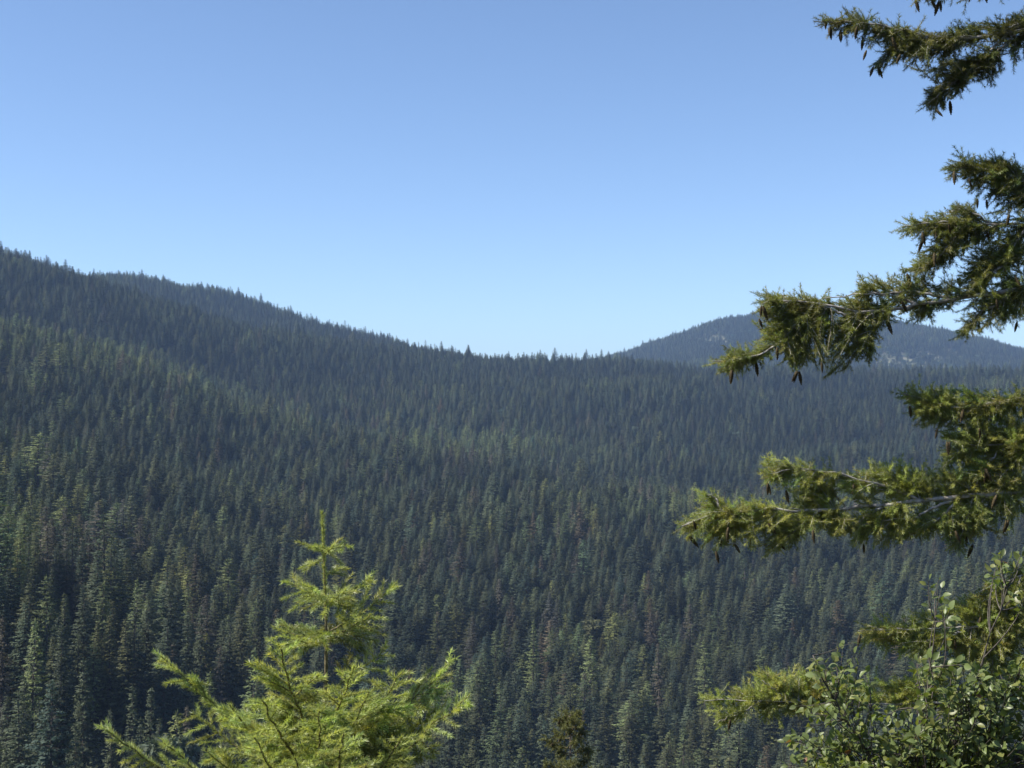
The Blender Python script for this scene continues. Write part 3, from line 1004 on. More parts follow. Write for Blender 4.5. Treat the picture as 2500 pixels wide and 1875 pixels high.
for bi, (row, tx, ty, dz, sag, lat, tn) in enumerate(BOUGHS):
    rb = np.random.default_rng(900 + bi)
    S = Spray(rb)
    if row <= 1900:
        b0 = on_stem(row)
    else:
        k_ = (row - 1900) / 490.0
        b0 = np.array([fx, fy, stem[0, 2] - (row - 1900) / F * D_FIR])
    tip = P(tx, ty, D_FIR + dz)
    L = np.linalg.norm(tip - b0)
    mid = (b0 + tip) / 2 - np.array([0, 0, sag * L + 0.04 * L])
    pts_ = bezier(b0, mid, tip, max(5, int(L / 0.05)))
    pts_[1:-1] += rb.normal(0, 0.004, pts_[1:-1].shape)
    d_b = norm(tip - b0)
    upv = norm(np.array([0, 0, 1.0]) - d_b * d_b[2] + rb.normal(0, 0.22, 3) + np.array([0, -0.35, 0]))
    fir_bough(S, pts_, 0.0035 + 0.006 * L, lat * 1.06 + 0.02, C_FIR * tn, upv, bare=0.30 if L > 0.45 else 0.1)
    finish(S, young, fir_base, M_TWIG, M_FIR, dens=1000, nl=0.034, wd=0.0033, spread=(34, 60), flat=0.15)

# ------------------------------------------------------------------ old cone-bearing fir on the right
C_OLD = np.array([0.215, 0.250, 0.078])


def cone_mesh():
    rngc = np.random.default_rng(31)
    k, m = 9, 12
    v, f = [], []
    for i_ in range(m):
        t = i_ / (m - 1)
        r = 0.0125 * math.sin(math.pi * (0.08 + 0.86 * t)) ** 0.7 * (1.0 - 0.25 * t)
        for j_ in range(k):
            a_ = (j_ + 0.5 * (i_ % 2)) * 2 * math.pi / k
            rr = r * (1.22 if (i_ % 2) else 0.86) * rngc.uniform(0.93, 1.1)
            v.append((rr * math.cos(a_), rr * math.sin(a_), -0.085 * t - (0.004 if i_ % 2 else 0)))
    for i_ in range(m - 1):
        for j_ in range(k):
            f.append((i_ * k + j_, i_ * k + (j_ + 1) % k, (i_ + 1) * k + (j_ + 1) % k, (i_ + 1) * k + j_))
    return mesh_np('cone', np.array(v), np.array(f), M_CONE)


CONE = cone_mesh()
D_OLD = 8.2
tx0 = 4.15
tz0 = float(ground_z(tx0, D_OLD))
old_base = np.array([tx0, D_OLD, tz0])
old = empty('old_fir', old_base)
tag(old, 'old olive-green fir with grey boughs and hanging brown cones', 'tree')
tw = Wood()
tp = np.array([[tx0, D_OLD, tz0 - 0.3], [tx0, D_OLD, tz0 + 0.3], [tx0 + 0.05, D_OLD, -1.5], [tx0 + 0.02, D_OLD + 0.05, 1.0], [tx0 - 0.02, D_OLD, 4.0],
               [tx0, D_OLD, 7.5], [tx0 + 0.03, D_OLD, 9.5]])
tw.tube(resample(tp, 26), np.r_[0.27, 0.23, np.linspace(0.2, 0.02, 24)], 12)
tw.build('trunk', M_TRUNK, old, old_base)


def trunk_at(z):
    return np.array([tx0, D_OLD, z])


def path(px_list):
    return np.array([P(a_[0], a_[1], D_OLD + (a_[2] if len(a_) > 2 else 0.0)) for a_ in px_list])


def old_bough(seed, axis, blobs, cones, tint=1.0, rad=0.02, twigs=(), tipbare=0.75, to_trunk=True):
    """axis: pixels from the outside inwards reversed (trunk side first); blobs: (px, row, rx, ry, tilt deg, count[, depth])"""
    rb = np.random.default_rng(seed)
    S = Spray(rb)
    ax = path(axis)
    if to_trunk:
        st = trunk_at(ax[0, 2] + 0.25 * (tx0 - ax[0, 0]) * (-0.35))
        ax = np.concatenate([[st], ax])
    ax = resample(ax, 40)
    ax[1:-1] += rb.normal(0, 0.004, ax[1:-1].shape)
    S.wood.tube(ax, np.linspace(rad, rad * 0.16, 40), 8)
    lines = [ax]
    for tw_ in twigs:
        q = path(tw_)
        # start on the bough
        k_ = np.argmin(np.linalg.norm(ax - q[0], axis=1))
        q[0] = ax[k_]
        q = resample(q, 20)
        q[1:-1] += rb.normal(0, 0.004, q[1:-1].shape)
        S.wood.tube(q, np.linspace(rad * 0.45, rad * 0.12, 20), 6)
        lines.append(q)
    allp = np.concatenate(lines)
    alln = np.concatenate([np.arange(len(l_)) / len(l_) for l_ in lines])
    ends = []
    # the bough goes on just as leafy towards its trunk, beyond the edge of the picture
    rows = np.array([a_[1] for a_ in axis], float)
    inner = [(xx, rows[0] + 22 + rb.normal(0, 8), 52, 40, 0, 26) for xx in (2535, 2605, 2680, 2755, 2830)]
    for bl in list(blobs) + inner:
        cx_, cy_, rx, ry, tilt, cnt = bl[:6]
        dz0 = bl[6] if len(bl) > 6 else 0.0
        ca, sa = math.cos(R(tilt)), math.sin(R(tilt))
        for _ in range(int(cnt * 0.66 + 0.5)):
            r_ = math.sqrt(rb.random())
            a_ = rb.random() * 6.283
            u, v = rx * r_ * math.cos(a_), ry * r_ * math.sin(a_)
            X, Y = cx_ + u * ca - v * sa, cy_ + u * sa + v * ca
            depth = D_OLD + dz0 + 0.07 + rb.normal(0, 1) * 0.0021 * min(max(rx, ry), 110) * 0.62
            tgt = P(X, Y, depth)
            dist = np.linalg.norm(allp - tgt, axis=1)
            # leave the bough a little nearer the trunk than the closest point
            k_ = int(np.argmin(dist + rb.random(len(dist)) * 0.10 + 0.10 * alln))
            a0 = allp[k_]
            back = a0 + np.array([0.06 + 0.25 * dist[k_], 0, 0])
            k2 = int(np.argmin(np.linalg.norm(allp - back, axis=1)))
            a0 = allp[k2]
            Lw = np.linalg.norm(tgt - a0)
            if Lw < 0.03:
                continue
            mid = (a0 + tgt) / 2 + np.array([rb.normal(0, 0.06), rb.normal(0, 0.10), rb.uniform(0.0, 0.22)]) * Lw
            m = max(4, int(Lw / 0.045))
            e = bezier(a0, mid, tgt, m)
            tn = C_OLD * tint * rb.uniform(0.72, 1.3) * np.array([1 + rb.normal(0, 0.08), 1, 1 + rb.normal(0, 0.12)])  # bough tint paints silhouette shade on upper boughs, sun on lower ones
            S.wood.tube(e, np.linspace(0.0034 if Lw > 0.15 else 0.002, 0.0012, m), 4)
            frac = max(0.0, 1 - 0.22 / Lw)
            S.shoot(e, tn, frac)
            ends.append(tgt)
            dn = norm(e[-1] - e[-2])
            for _2 in range(rb.integers(4, 8)):
                t_ = rb.uniform(max(0.25, frac - 0.1), 1.0)
                p_ = e[min(int(t_ * (m - 1)), m - 1)]
                dv = norm(dn * 0.75 + rb.normal(0, 0.62, 3) + np.array([-0.10, 0, -0.12]))
                l_ = rb.uniform(0.045, 0.11)
                q = np.stack([p_, p_ + dv * l_ * 0.55, p_ + dv * l_ + np.array([0, 0, 0.006])])
                S.wood.sticks(q[:1], q[2:3], 0.0012, 0.0008)
                S.shoot(q, tn * rb.uniform(0.8, 1.5) * np.array([1.05, 1.0, 0.9]))
    b = finish(S, old, old_base, M_BARK, M_DF, dens=820, nl=0.0265, wd=0.0026, spread=(42, 72), flat=0.1)
    # cones hang by their stalks from the twig ends
    places = [P(c[0], c[1], D_OLD + rb.normal(0, 0.12)) for c in cones]
    ends = np.array(ends)
    places = [ends[np.argmin(np.linalg.norm(ends - pc, axis=1))] + np.array([rb.normal(0, 0.008), -0.02, -0.012]) for pc in places]
    for q in range(len(ends) // 40):
        e_ = ends[rb.integers(len(ends))]
        places.append(e_ + np.array([rb.normal(0, 0.01), -abs(rb.normal(0, 0.03)), -0.01]))
    for pc in places:
        o_ = link('cone', CONE, b)
        sc_ = rb.uniform(0.65, 0.98)
        o_.matrix_local = Matrix.Translation(Vector(pc - old_base)) @ Matrix.Rotation(rb.normal(0, 0.28), 4, 'X') @ \
            Matrix.Rotation(rb.normal(0, 0.28), 4, 'Y') @ Matrix.Rotation(rb.random() * 6, 4, 'Z') @ Matrix.Scale(sc_, 4)
    return b


# topmost bough, only its lower fringe in view
old_bough(1001, [(2560, -30), (2400, -40), (2300, -25), (2220, -20)], [(2270, -8, 45, 16, 0, 16), (2335, -5, 14, 14, 0, 6), (2420, -30, 80, 25, 0, 16)],
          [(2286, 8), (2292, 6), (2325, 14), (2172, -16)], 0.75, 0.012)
# long bough near the top with a drooping side bough
old_bough(1002, [(2560, 62), (2500, 70), (2440, 85), (2380, 93), (2300, 93), (2235, 87), (2200, 68), (2130, 60), (2080, 48), (2010, 52)],
          [(2065, 62, 40, 26, 10, 18), (2035, 55, 34, 14, 0, 8), (2130, 85, 50, 40, 0, 24), (2180, 120, 70, 45, 10, 46), (2250, 130, 80, 45, 0, 46), (2330, 130, 70, 50, 0, 40),
           (2170, 165, 45, 25, 0, 14), (2360, 75, 48, 22, 0, 26), (2290, 150, 50, 40, 0, 22), (2400, 150, 50, 45, 0, 18), (2310, 225, 62, 24, -38, 46), (2270, 250, 26, 16, -30, 14),
           (2370, 175, 40, 22, -40, 18), (2450, 70, 50, 22, -20, 22), (2490, 60, 30, 40, 0, 16), (2490, 130, 24, 34, 0, 14), (2425, 190, 22, 28, 0, 8)],
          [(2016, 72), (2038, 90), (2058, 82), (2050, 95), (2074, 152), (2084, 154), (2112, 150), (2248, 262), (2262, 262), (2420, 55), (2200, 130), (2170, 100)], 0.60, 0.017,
          twigs=[[(2450, 90), (2400, 140), (2360, 180), (2310, 215), (2262, 255)], [(2440, 88), (2480, 60), (2510, 48)], [(2480, 80), (2440, 120), (2400, 160)]])
# upper clump by the edge
old_bough(1003, [(2580, 470), (2500, 440), (2430, 420), (2360, 400), (2315, 388)],
          [(2345, 410, 40, 28, 20, 26), (2400, 440, 50, 48, 20, 46), (2470, 440, 50, 50, 0, 50), (2440, 500, 50, 36, 0, 34), (2440, 395, 30, 16, 0, 10), (2490, 500, 30, 60, 0, 24)],
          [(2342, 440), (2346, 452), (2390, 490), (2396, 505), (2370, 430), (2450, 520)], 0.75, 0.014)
# second clump below it
old_bough(1004, [(2580, 555), (2500, 546), (2440, 548), (2380, 550), (2310, 535), (2260, 545), (2205, 552)],
          [(2235, 560, 38, 24, 10, 24), (2290, 560, 50, 34, 0, 34), (2340, 575, 50, 40, 0, 38), (2300, 610, 48, 34, 0, 30), (2340, 515, 40, 16, 0, 14), (2400, 590, 60, 40, 0, 34),
           (2240, 655, 40, 18, -20, 20), (2290, 640, 36, 26, 0, 18), (2470, 560, 40, 40, 0, 26), (2440, 640, 60, 30, -20, 30), (2390, 660, 40, 26, 0, 22)],
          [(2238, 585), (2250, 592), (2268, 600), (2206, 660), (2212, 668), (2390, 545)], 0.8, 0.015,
          twigs=[[(2500, 615), (2440, 655), (2390, 685), (2350, 700)], [(2420, 550), (2350, 505), (2300, 530)], [(2340, 610), (2280, 640), (2225, 665)]])
# heavy limb in front of the far hill
old_bough(1005, [(2600, 690), (2500, 705), (2420, 716), (2340, 728), (2240, 742), (2190, 758), (2140, 765), (2085, 760), (2000, 738), (1940, 740), (1870, 728)],
          [(1890, 745, 55, 30, 10, 36), (1960, 760, 60, 40, 0, 46), (1900, 800, 45, 50, 0, 44), (1970, 840, 70, 55, 10, 76), (2050, 850, 60, 50, 0, 54), (2090, 800, 50, 36, 0, 40),
           (1960, 890, 45, 20, 0, 22), (1860, 790, 26, 36, 0, 14), (1800, 880, 55, 22, -12, 36), (1770, 890, 30, 22, 0, 20), (2040, 905, 45, 14, 0, 14), (2110, 860, 24, 30, 0, 12),
           (2070, 735, 50, 20, 0, 24), (2150, 740, 50, 22, 0, 24), (2130, 700, 46, 18, 0, 20), (2220, 690, 46, 22, 0, 24), (2340, 700, 70, 26, 0, 36), (2430, 690, 60, 40, 0, 40),
           (2210, 775, 50, 20, 0, 22), (2250, 765, 40, 18, 0, 12), (2390, 755, 40, 26, 0, 18), (2480, 740, 40, 50, 0, 30), (2400, 805, 60, 20, -20, 26), (2460, 780, 36, 20, -20, 16),
           (2400, 635, 60, 40, 0, 34), (2470, 640, 40, 50, 0, 30)],
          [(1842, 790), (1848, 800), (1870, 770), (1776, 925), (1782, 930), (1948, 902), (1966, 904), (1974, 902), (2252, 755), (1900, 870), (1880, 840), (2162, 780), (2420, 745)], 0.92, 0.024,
          twigs=[[(2330, 728), (2240, 712), (2150, 716), (2070, 722), (2010, 728)], [(2240, 742), (2190, 722), (2110, 712)], [(2085, 760), (2060, 770), (2000, 738)], [(2130, 768), (2135, 800), (2105, 828)],
                 [(1980, 760), (1900, 840), (1850, 872), (1760, 880), (1738, 882)], [(2350, 728), (2380, 690), (2440, 655), (2510, 610)], [(2470, 712), (2440, 745), (2400, 755), (2350, 800)]])
# bough at the edge just under the limb
old_bough(1006, [(2600, 960), (2500, 972), (2440, 980), (2380, 988), (2330, 1000), (2260, 975), (2205, 960)],
          [(2230, 975, 36, 26, 10, 26), (2280, 990, 50, 40, 0, 44), (2260, 1030, 40, 22, 10, 22), (2340, 1000, 40, 34, 0, 30), (2400, 1010, 60, 34, 0, 40), (2460, 1000, 50, 36, 0, 36), (2330, 960, 40, 12, 0, 8)],
          [(2222, 985), (2258, 1045), (2350, 1000), (2368, 978)], 1.2, 0.014, twigs=[[(2400, 985), (2350, 1010), (2320, 1030)], [(2440, 985), (2430, 1010), (2415, 1030)]])
# the longest limb, tinted as sunlit, with a rising side bough
old_bough(1007, [(2600, 1190), (2450, 1205), (2350, 1212), (2240, 1222), (2110, 1238), (2005, 1246), (1905, 1246), (1800, 1246), (1740, 1250), (1665, 1285)],
          [(1700, 1275, 50, 30, -20, 36), (1730, 1235, 30, 34, 20, 24), (1770, 1270, 60, 34, 0, 42), (1860, 1250, 50, 22, 0, 32), (1740, 1325, 40, 30, 10, 34), (1820, 1305, 60, 34, 0, 44), (1870, 1340, 55, 22, 0, 26),
           (1920, 1290, 60, 30, 0, 34), (2010, 1280, 60, 28, 0, 34), (2090, 1300, 60, 34, 0, 40), (2160, 1310, 60, 34, 0, 42), (2230, 1290, 60, 34, 0, 36), (2130, 1260, 60, 20, 0, 18), (2310, 1280, 50, 40, 0, 32),
           (2340, 1320, 30, 26, 0, 14), (1880, 1150, 30, 26, 0, 24), (1940, 1170, 50, 28, 0, 36), (2010, 1190, 60, 34, 0, 44), (1980, 1215, 46, 18, 0, 16), (2080, 1200, 40, 30, 0, 20), (2160, 1150, 40, 28, 0, 34),
           (2230, 1160, 46, 30, 0, 40), (2290, 1170, 44, 34, 0, 36), (2180, 1195, 50, 18, 0, 18)],
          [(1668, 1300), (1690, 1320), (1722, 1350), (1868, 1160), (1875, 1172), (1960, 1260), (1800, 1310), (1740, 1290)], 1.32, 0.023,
          twigs=[[(2250, 1220), (2180, 1190), (2110, 1175), (2030, 1152), (1935, 1144), (1870, 1158)], [(2180, 1232), (2130, 1245), (2090, 1280)], [(2350, 1215), (2280, 1240), (2230, 1265), (2150, 1270)],
                 [(2350, 1222), (2300, 1260), (2250, 1290)], [(2000, 1246), (1960, 1275), (1930, 1310)], [(1780, 1246), (1745, 1215), (1725, 1208)]])
# dense mass near the trunk side
old_bough(1008, [(2620, 1060), (2540, 1075), (2480, 1078), (2430, 1085), (2380, 1090), (2320, 1110)],
          [(2330, 1080, 40, 50, 0, 44), (2390, 1060, 50, 36, 0, 44), (2460, 1060, 50, 44, 0, 50), (2330, 1150, 44, 40, 0, 36), (2400, 1140, 56, 60, 0, 64), (2470, 1140, 44, 70, 0, 60), (2420, 1220, 60, 50, 0, 50),
           (2350, 1230, 44, 40, 0, 34), (2480, 1230, 40, 50, 0, 34), (2370, 1290, 30, 40, 10, 22), (2340, 1335, 16, 22, 0, 8), (2440, 1290, 40, 30, 0, 16)],
          [(2372, 1120), (2378, 1130), (2390, 1140), (2386, 1160), (2326, 1075), (2400, 1175), (2410, 1110), (2440, 1150), (2450, 1200)], 1.25, 0.016,
          twigs=[[(2500, 1078), (2440, 1100), (2390, 1160), (2370, 1230), (2350, 1300)], [(2520, 1076), (2480, 1120), (2450, 1200)], [(2470, 1080), (2430, 1070), (2390, 1050)]])
# lower bough, part hidden by leaves
old_bough(1009, [(2620, 1480), (2500, 1520), (2400, 1530), (2330, 1532), (2235, 1536), (2160, 1536), (2095, 1540)],
          [(2130, 1550, 36, 26, 0, 30), (2180, 1560, 50, 34, 0, 44), (2240, 1570, 50, 30, 0, 32), (2250, 1510, 30, 20, 0, 14), (2330, 1490, 40, 26, 0, 32), (2400, 1500, 50, 34, 0, 44), (2460, 1520, 50, 40, 0, 44),
           (2300, 1570, 40, 24, 0, 20), (2360, 1480, 60, 16, 0, 14), (2420, 1450, 50, 26, 0, 26), (2480, 1450, 30, 44, 0, 22), (2430, 1590, 60, 30, 0, 40), (2380, 1620, 50, 24, -20, 30)],
          [(2120, 1590), (2330, 1570)], 1.35, 0.014, twigs=[[(2370, 1545), (2310, 1560), (2260, 1565), (2220, 1580)]])
# bough by the edge above the leaves
old_bough(1011, [(2640, 1370), (2540, 1395), (2480, 1410), (2430, 1425), (2390, 1445)],
          [(2420, 1450, 40, 30, 0, 30), (2470, 1430, 40, 40, 0, 36), (2390, 1470, 36, 24, 0, 20), (2450, 1500, 50, 40, 0, 34), (2480, 1560, 36, 50, 0, 30), (2400, 1560, 50, 30, 0, 26), (2440, 1640, 60, 36, 0, 34), (2350, 1590, 40, 26, 0, 22)],
          [(2440, 1470), (2462, 1462), (2478, 1470), (2450, 1480)], 1.2, 0.013, twigs=[[(2500, 1405), (2470, 1460), (2440, 1540), (2420, 1640)], [(2440, 1425), (2400, 1480), (2360, 1590)]])
# lowest bough with a forked bare tip
old_bough(1010, [(2640, 1660), (2500, 1690), (2380, 1712), (2280, 1718), (2100, 1720), (1980, 1716), (1910, 1713), (1860, 1712), (1800, 1706), (1720, 1711)],
          [(1728, 1712, 20, 10, 0, 10), (1800, 1690, 24, 14, 20, 14), (1870, 1665, 36, 30, 0, 40), (1850, 1700, 30, 14, 0, 14), (1770, 1752, 30, 14, -20, 18), (1890, 1735, 30, 22, 0, 20), (1930, 1700, 40, 30, 0, 26),
           (1990, 1650, 40, 26, 0, 22), (2000, 1710, 50, 30, 0, 28), (2060, 1690, 50, 34, 0, 24), (2200, 1690, 40, 34, 0, 36), (2250, 1670, 50, 20, -20, 26), (2290, 1640, 40, 16, -30, 20), (2130, 1690, 40, 30, 0, 22), (2270, 1710, 40, 26, 0, 20),
           (1940, 1650, 34, 24, 0, 16), (2380, 1700, 60, 24, 0, 20)],
          [(1752, 1762)], 1.45, 0.013, twigs=[[(1870, 1713), (1825, 1730), (1790, 1748), (1750, 1765)], [(1940, 1714), (1900, 1690), (1860, 1660)], [(2230, 1718), (2200, 1690), (2260, 1660), (2310, 1635)]], tipbare=0.9)

# ------------------------------------------------------------------ leafy shrub in the lower right
rngS = np.random.default_rng(606)
D_SH = 6.2


def leaf_mesh(wd, cup, name='leaf'):
    """oval leaf with a folded midrib and a pointed tip, 1 m long along +X"""
    xs = [0.0, 0.12, 0.35, 0.62, 0.86, 1.0]
    hw = [0.012, 0.55, 1.0, 0.92, 0.5, 0.0]
    v, f = [], []
    for x_, h_ in zip(xs, hw):
        zc = -0.16 * (x_ - 0.2) ** 2 * cup * 2
        v += [(x_, h_ * wd, zc + cup * h_ * wd * 0.55), (x_, 0, zc), (x_, -h_ * wd, zc + cup * h_ * wd * 0.5)]
    for i_ in range(5):
        a_ = i_ * 3
        f += [(a_, a_ + 3, a_ + 4, a_ + 1), (a_ + 1, a_ + 4, a_ + 5, a_ + 2)]
    # petiole
    n0 = len(v)
    v += [(-0.35, 0.012, 0.05), (-0.35, -0.012, 0.05), (0.02, 0.012, 0.0), (0.02, -0.012, 0.0)]
    f += [(n0, n0 + 1, n0 + 3, n0 + 2)]
    return np.array(v, float), np.array(f)


LEAFS = [leaf_mesh(0.27, 0.7), leaf_mesh(0.34, 0.45), leaf_mesh(0.31, 1.0)]
LEAF_ME = [mesh_np('leaf', v, f, M_LEAF, smooth=True) for v, f in LEAFS]
C_LEAF = np.array([0.155, 0.195, 0.066])
sb = P(2250, 1900, D_SH)
sb[2] = float(ground_z(sb[0], sb[1]))
shrub = empty('leafy_shrub', sb)
tag(shrub, 'leafy green shrub with small oval leaves among the lowest fir boughs', 'shrub')
leaf_pos, leaf_mat4, leaf_kind, leaf_tint = [], [], [], []
# main stems from the foot: pixel way points and twig fields (px, row, rx, ry, twigs, depth)
STEMS = [
    ([(2210, 1990), (2150, 1880), (2090, 1800), (2040, 1720), (1985, 1600)], [(1985, 1625, 20, 30, 3, 0), (2080, 1600, 30, 40, 5, 0), (2040, 1650, 60, 36, 12, 0), (2000, 1740, 60, 40, 10, 0), (2075, 1720, 60, 40, 10, 0)]),
    ([(2230, 2000), (2150, 1900), (2050, 1850), (1960, 1815)], [(1950, 1815, 34, 30, 8, 0), (1960, 1870, 40, 24, 9, 0), (2030, 1800, 60, 36, 12, 0), (2060, 1860, 70, 30, 18, 0), (2120, 1770, 50, 40, 14, 0)]),
    ([(2250, 2000), (2230, 1850), (2260, 1700), (2290, 1560), (2290, 1440)], [(2285, 1435, 26, 26, 3, 0), (2295, 1500, 34, 26, 3, 0), (2290, 1630, 60, 40, 14, 0), (2230, 1760, 70, 50, 26, 0), (2180, 1830, 60, 40, 22, 0)]),
    ([(2270, 2000), (2330, 1850), (2370, 1700), (2420, 1560), (2470, 1420), (2490, 1360)], [(2475, 1370, 40, 30, 6, 0.2), (2425, 1375, 16, 18, 2, 0.2), (2470, 1460, 36, 40, 4, 0.2), (2370, 1650, 60, 40, 20, 0), (2330, 1720, 70, 40, 26, 0), (2300, 1800, 70, 50, 30, 0), (2260, 1860, 70, 24, 22, 0)]),
    ([(2290, 2000), (2400, 1850), (2450, 1720), (2500, 1600)], [(2440, 1690, 60, 50, 24, 0), (2480, 1640, 40, 40, 16, 0), (2410, 1780, 70, 50, 28, 0), (2480, 1790, 40, 60, 20, 0), (2450, 1850, 60, 26, 18, 0), (2370, 1850, 60, 26, 16, 0)]),
    ([(2330, 2000), (2480, 1860), (2560, 1720), (2610, 1600)], [(2570, 1700, 60, 60, 22, 0), (2620, 1620, 50, 50, 14, 0), (2560, 1810, 60, 60, 22, 0), (2640, 1790, 60, 60, 20, 0), (2600, 1870, 70, 30, 16, 0)]),
    ([(2200, 2000), (2180, 1890), (2120, 1850)], [(2150, 1870, 70, 20, 18, -0.2), (2050, 1880, 60, 14, 12, -0.2), (2240, 1800, 60, 40, 14, -0.25)]),
]
for si, (way, fields) in enumerate(STEMS):
    sw = Wood()
    q = np.array([P(x, y, D_SH + 0.06 * math.sin(si * 2.1)) for x, y in way])
    foot = np.array([sb[0] + rngS.normal(0, 0.07), sb[1] + rngS.normal(0, 0.07), sb[2] - 0.1])
    q = np.concatenate([[foot, foot * 0.45 + q[0] * 0.55 + np.array([0, 0, 0.0])], q])
    q = resample(q, 30)
    q[3:-1] += rngS.normal(0, 0.006, q[3:-1].shape)
    sw.tube(q, np.linspace(0.012, 0.002, 30), 7)
    for (cx_, cy_, rx, ry, cnt, dz0) in fields:
        for _ in range(cnt):
            r_, a_ = math.sqrt(rngS.random()), rngS.random() * 6.283
            tgt = P(cx_ + rx * r_ * math.cos(a_), cy_ + ry * r_ * math.sin(a_), D_SH + dz0 + rngS.normal(0, 0.14))
            dist = np.linalg.norm(q[8:] - tgt, axis=1)
            k_ = 8 + int(np.argmin(dist))
            k_ = max(8, k_ - rngS.integers(0, 4))
            a0 = q[k_]
            Lw = np.linalg.norm(tgt - a0)
            mid = (a0 + tgt) / 2 + rngS.normal(0, 0.12, 3) * Lw + np.array([0, 0, -0.05 * Lw])
            m = max(5, int(Lw / 0.05))
            e = bezier(a0, mid, tgt, m)
            sw.tube(e, np.linspace(0.0032, 0.0013, m), 4)
            nl_ = rngS.integers(5, 9)
            for li in range(nl_):
                back = min(0.16, Lw * 0.7) * li / nl_
                t_ = max(0.15, 1 - back / max(Lw, 0.05))
                f_ = t_ * (m - 1)
                i_ = min(int(f_), m - 2)
                p_ = e[i_] + (e[i_ + 1] - e[i_]) * (f_ - i_)
                ax_ = norm(e[i_ + 1] - e[i_])
                rv = norm(np.cross(ax_, rngS.normal(0, 1, 3)))
                dv = norm(ax_ * (0.9 if li == 0 else 0.45) + rv * (0.3 if li == 0 else 0.9) + np.array([0, -0.12, -0.05]))
                nz = norm(np.array([-0.35, -0.35, 1.0]) + rngS.normal(0, 0.55, 3))
                yv = norm(np.cross(nz, dv))
                zv = np.cross(dv, yv)
                ln = rngS.uniform(0.028, 0.047)
                M4 = np.eye(4)
                M4[:3, 0], M4[:3, 1], M4[:3, 2] = dv * ln, yv * ln, zv * ln
                M4[:3, 3] = p_ + dv * ln * 0.35
                leaf_mat4.append(M4)
                leaf_kind.append(rngS.integers(3))
                hue_ = rngS.random()
                c_ = C_LEAF * rngS.uniform(0.7, 1.35) * np.array([1 + 0.35 * (hue_ < 0.2), 1 + 0.15 * (hue_ < 0.2), 1.0])
                if hue_ > 0.995:
                    c_ = np.array([0.22, 0.10, 0.05])
                leaf_tint.append(c_)
    sw.build('stem', M_STEM, shrub, sb)
leaf_mat4, leaf_kind, leaf_tint = np.array(leaf_mat4), np.array(leaf_kind), np.array(leaf_tint)
lx, ly = project(leaf_mat4[:, :3, 3])
face = np.abs(np.einsum('ij,ij->i', norm(leaf_mat4[:, :3, 2]), norm(leaf_mat4[:, :3, 3])))
lsc = np.linalg.norm(leaf_mat4[:, :3, 0], axis=1) * (0.3 + face) / leaf_mat4[:, 1, 3]
lsc = np.where((lx > 5) & (lx < W0 - 5) & (ly < H0 - 5), lsc, 0) * np.where(leaf_mat4[:, 1, 3] < D_SH + 0.1, 1, 0.6)
big = np.argsort(-lsc)[:300]
isbig = np.zeros(len(lx), bool)
isbig[big] = True
for q in big:
    o_ = link('leaf', LEAF_ME[leaf_kind[q]], shrub)
    m4 = leaf_mat4[q].copy()
    m4[:3, 3] -= sb
    o_.matrix_local = Matrix(m4.tolist())
    o_['tint'] = [float(c) for c in leaf_tint[q]]
V_, F_, T_, n0 = [], [], [], 0
for q in np.nonzero(~isbig)[0]:
    v, f = LEAFS[leaf_kind[q]]
    V_.append(v @ leaf_mat4[q, :3, :3].T + leaf_mat4[q, :3, 3] - sb)
    F_.append(f + n0)
    T_.append(np.repeat(leaf_tint[q][None], len(v), 0))
    n0 += len(v)
lf = link('foliage', mesh_np('foliage', np.concatenate(V_), np.concatenate(F_), M_LEAFG, tint=np.concatenate(T_), smooth=True), shrub)
lf['kind'] = 'stuff'
print('leaves', len(lx), 'boughs', len(BOUGHS))

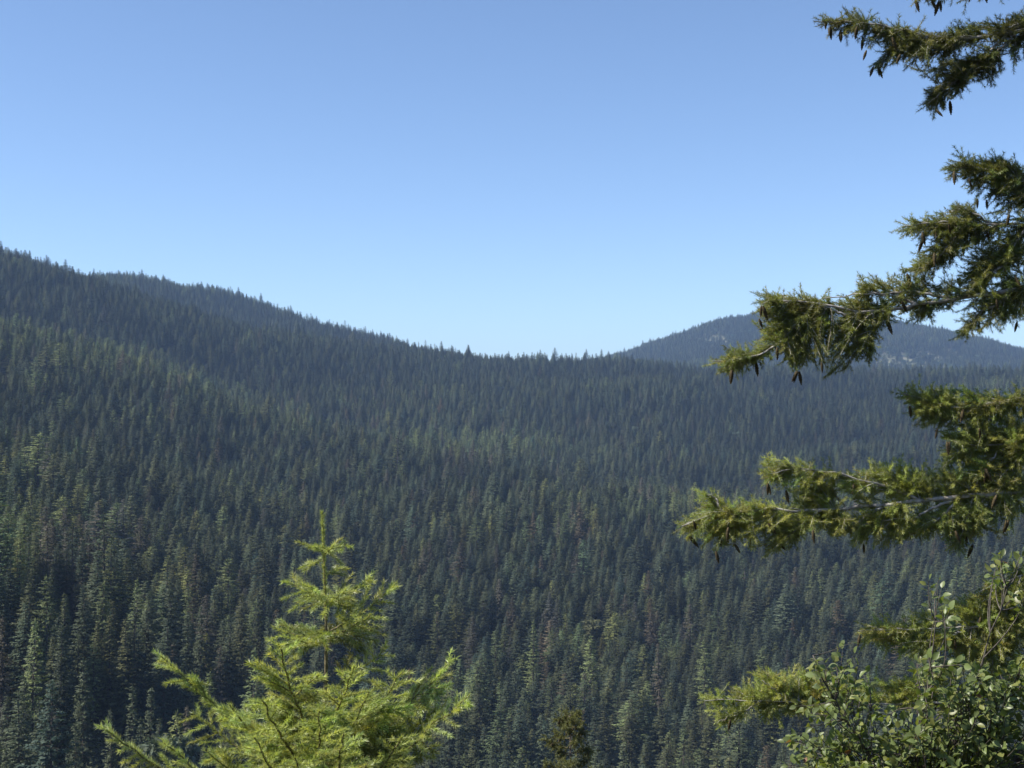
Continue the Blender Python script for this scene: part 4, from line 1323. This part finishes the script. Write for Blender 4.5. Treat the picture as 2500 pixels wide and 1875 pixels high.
# ------------------------------------------------------------------ small treetop below the middle of the picture
D_TT = 24.0
rt = np.random.default_rng(808)
top_ = P(1392, 1742, D_TT)
tb = np.array([top_[0], top_[1], float(ground_z(top_[0], top_[1]))])
tt = empty('cone_laden_fir', tb)
tag(tt, 'dark olive clumpy fir top laden with pale cones below the slope', 'tree')
tw = Wood()
Ht = top_[2] - tb[2]
tw.tube(np.stack([tb + np.array([0, 0, -0.2]), tb + np.array([0.02, 0, Ht * 0.5]), top_], 0), [0.09, 0.05, 0.006], 8)
tw.build('trunk', M_TRUNK, tt, tb)
C_TT = np.array([0.170, 0.180, 0.075])
zz = 0.02
bi = 0
while zz < Ht * 0.72:
    rb = np.random.default_rng(4000 + bi)
    S = Spray(rb)
    L = 0.12 + 0.42 * zz ** 0.85 * rb.uniform(0.5, 1.1)
    a_ = bi * 2.4 + rb.normal(0, 0.4)
    b0 = top_ - np.array([0, 0, zz])
    tip = b0 + np.array([math.cos(a_) * L, math.sin(a_) * L, L * rb.uniform(0.0, 0.45)])
    e = bezier(b0, (b0 + tip) / 2 - np.array([0, 0, 0.12 * L]), tip, 7)
    S.wood.tube(e, np.linspace(0.012, 0.003, 7), 5)
    for _ in range(int(16 + 60 * min(L, 1.2))):
        p_ = e[rb.integers(2, 7)] + rb.normal(0, 0.02, 3)
        dv = norm(rb.normal(0, 0.8, 3) + np.array([math.cos(a_), math.sin(a_), 0.35]) * 0.6)
        l_ = rb.uniform(0.06, 0.15)
        S.wood.sticks(p_[None], (p_ + dv * l_)[None], 0.002, 0.001)
        S.shoot(np.stack([p_, p_ + dv * l_]), C_TT * rb.uniform(0.7, 1.35))
    b = finish(S, tt, tb, M_TWIG, M_DF, dens=460, nl=0.040, wd=0.008, spread=(40, 75))
    for _ in range(rb.integers(1, 4) if zz < 2.0 else 0):
        o_ = link('cone', CONE, b)
        pc = e[rb.integers(3, 7)] + np.array([rb.normal(0, 0.04), rb.normal(0, 0.04) - 0.04, 0.0])
        o_.matrix_local = Matrix.Translation(Vector(pc - tb)) @ Matrix.Rotation(rb.normal(0, 0.4), 4, 'X') @ Matrix.Rotation(rb.normal(0, 0.4), 4, 'Y')
    zz += 0.035 + 0.05 * min(zz, 1.6)
    bi += 1
# ------------------------------------------------------------------ haze
hb = Wood()
X0, X1, Y0, Y1, Z0, Z1 = -6900, 6900, -6900, 6900, float(gv[:, 2].min()) - 3, max(float(gv[:, 2].max()), float((gz_ + hgt).max())) + 12
hv = np.array([[x, y, z] for z in (Z0, Z1) for (x, y) in ((X0, Y0), (X1, Y0), (X1, Y1), (X0, Y1))], float)
hf = np.array([[0, 3, 2, 1], [4, 5, 6, 7], [0, 1, 5, 4], [1, 2, 6, 5], [2, 3, 7, 6], [3, 0, 4, 7]])
mh, N, L = new_mat('haze')
o = N.new('ShaderNodeOutputMaterial')
pv = N.new('ShaderNodeVolumePrincipled')
pv.inputs['Color'].default_value = (0.44, 0.65, 1.0, 1)
pv.inputs['Density'].default_value = 0.0001
pv.inputs['Anisotropy'].default_value = 0.0
L.new(pv.outputs[0], o.inputs['Volume'])
haze = link('haze', mesh_np('haze', hv, hf, mh))
tag(haze, 'thin bluish summer haze over the valley and hills', 'haze', kind='stuff')
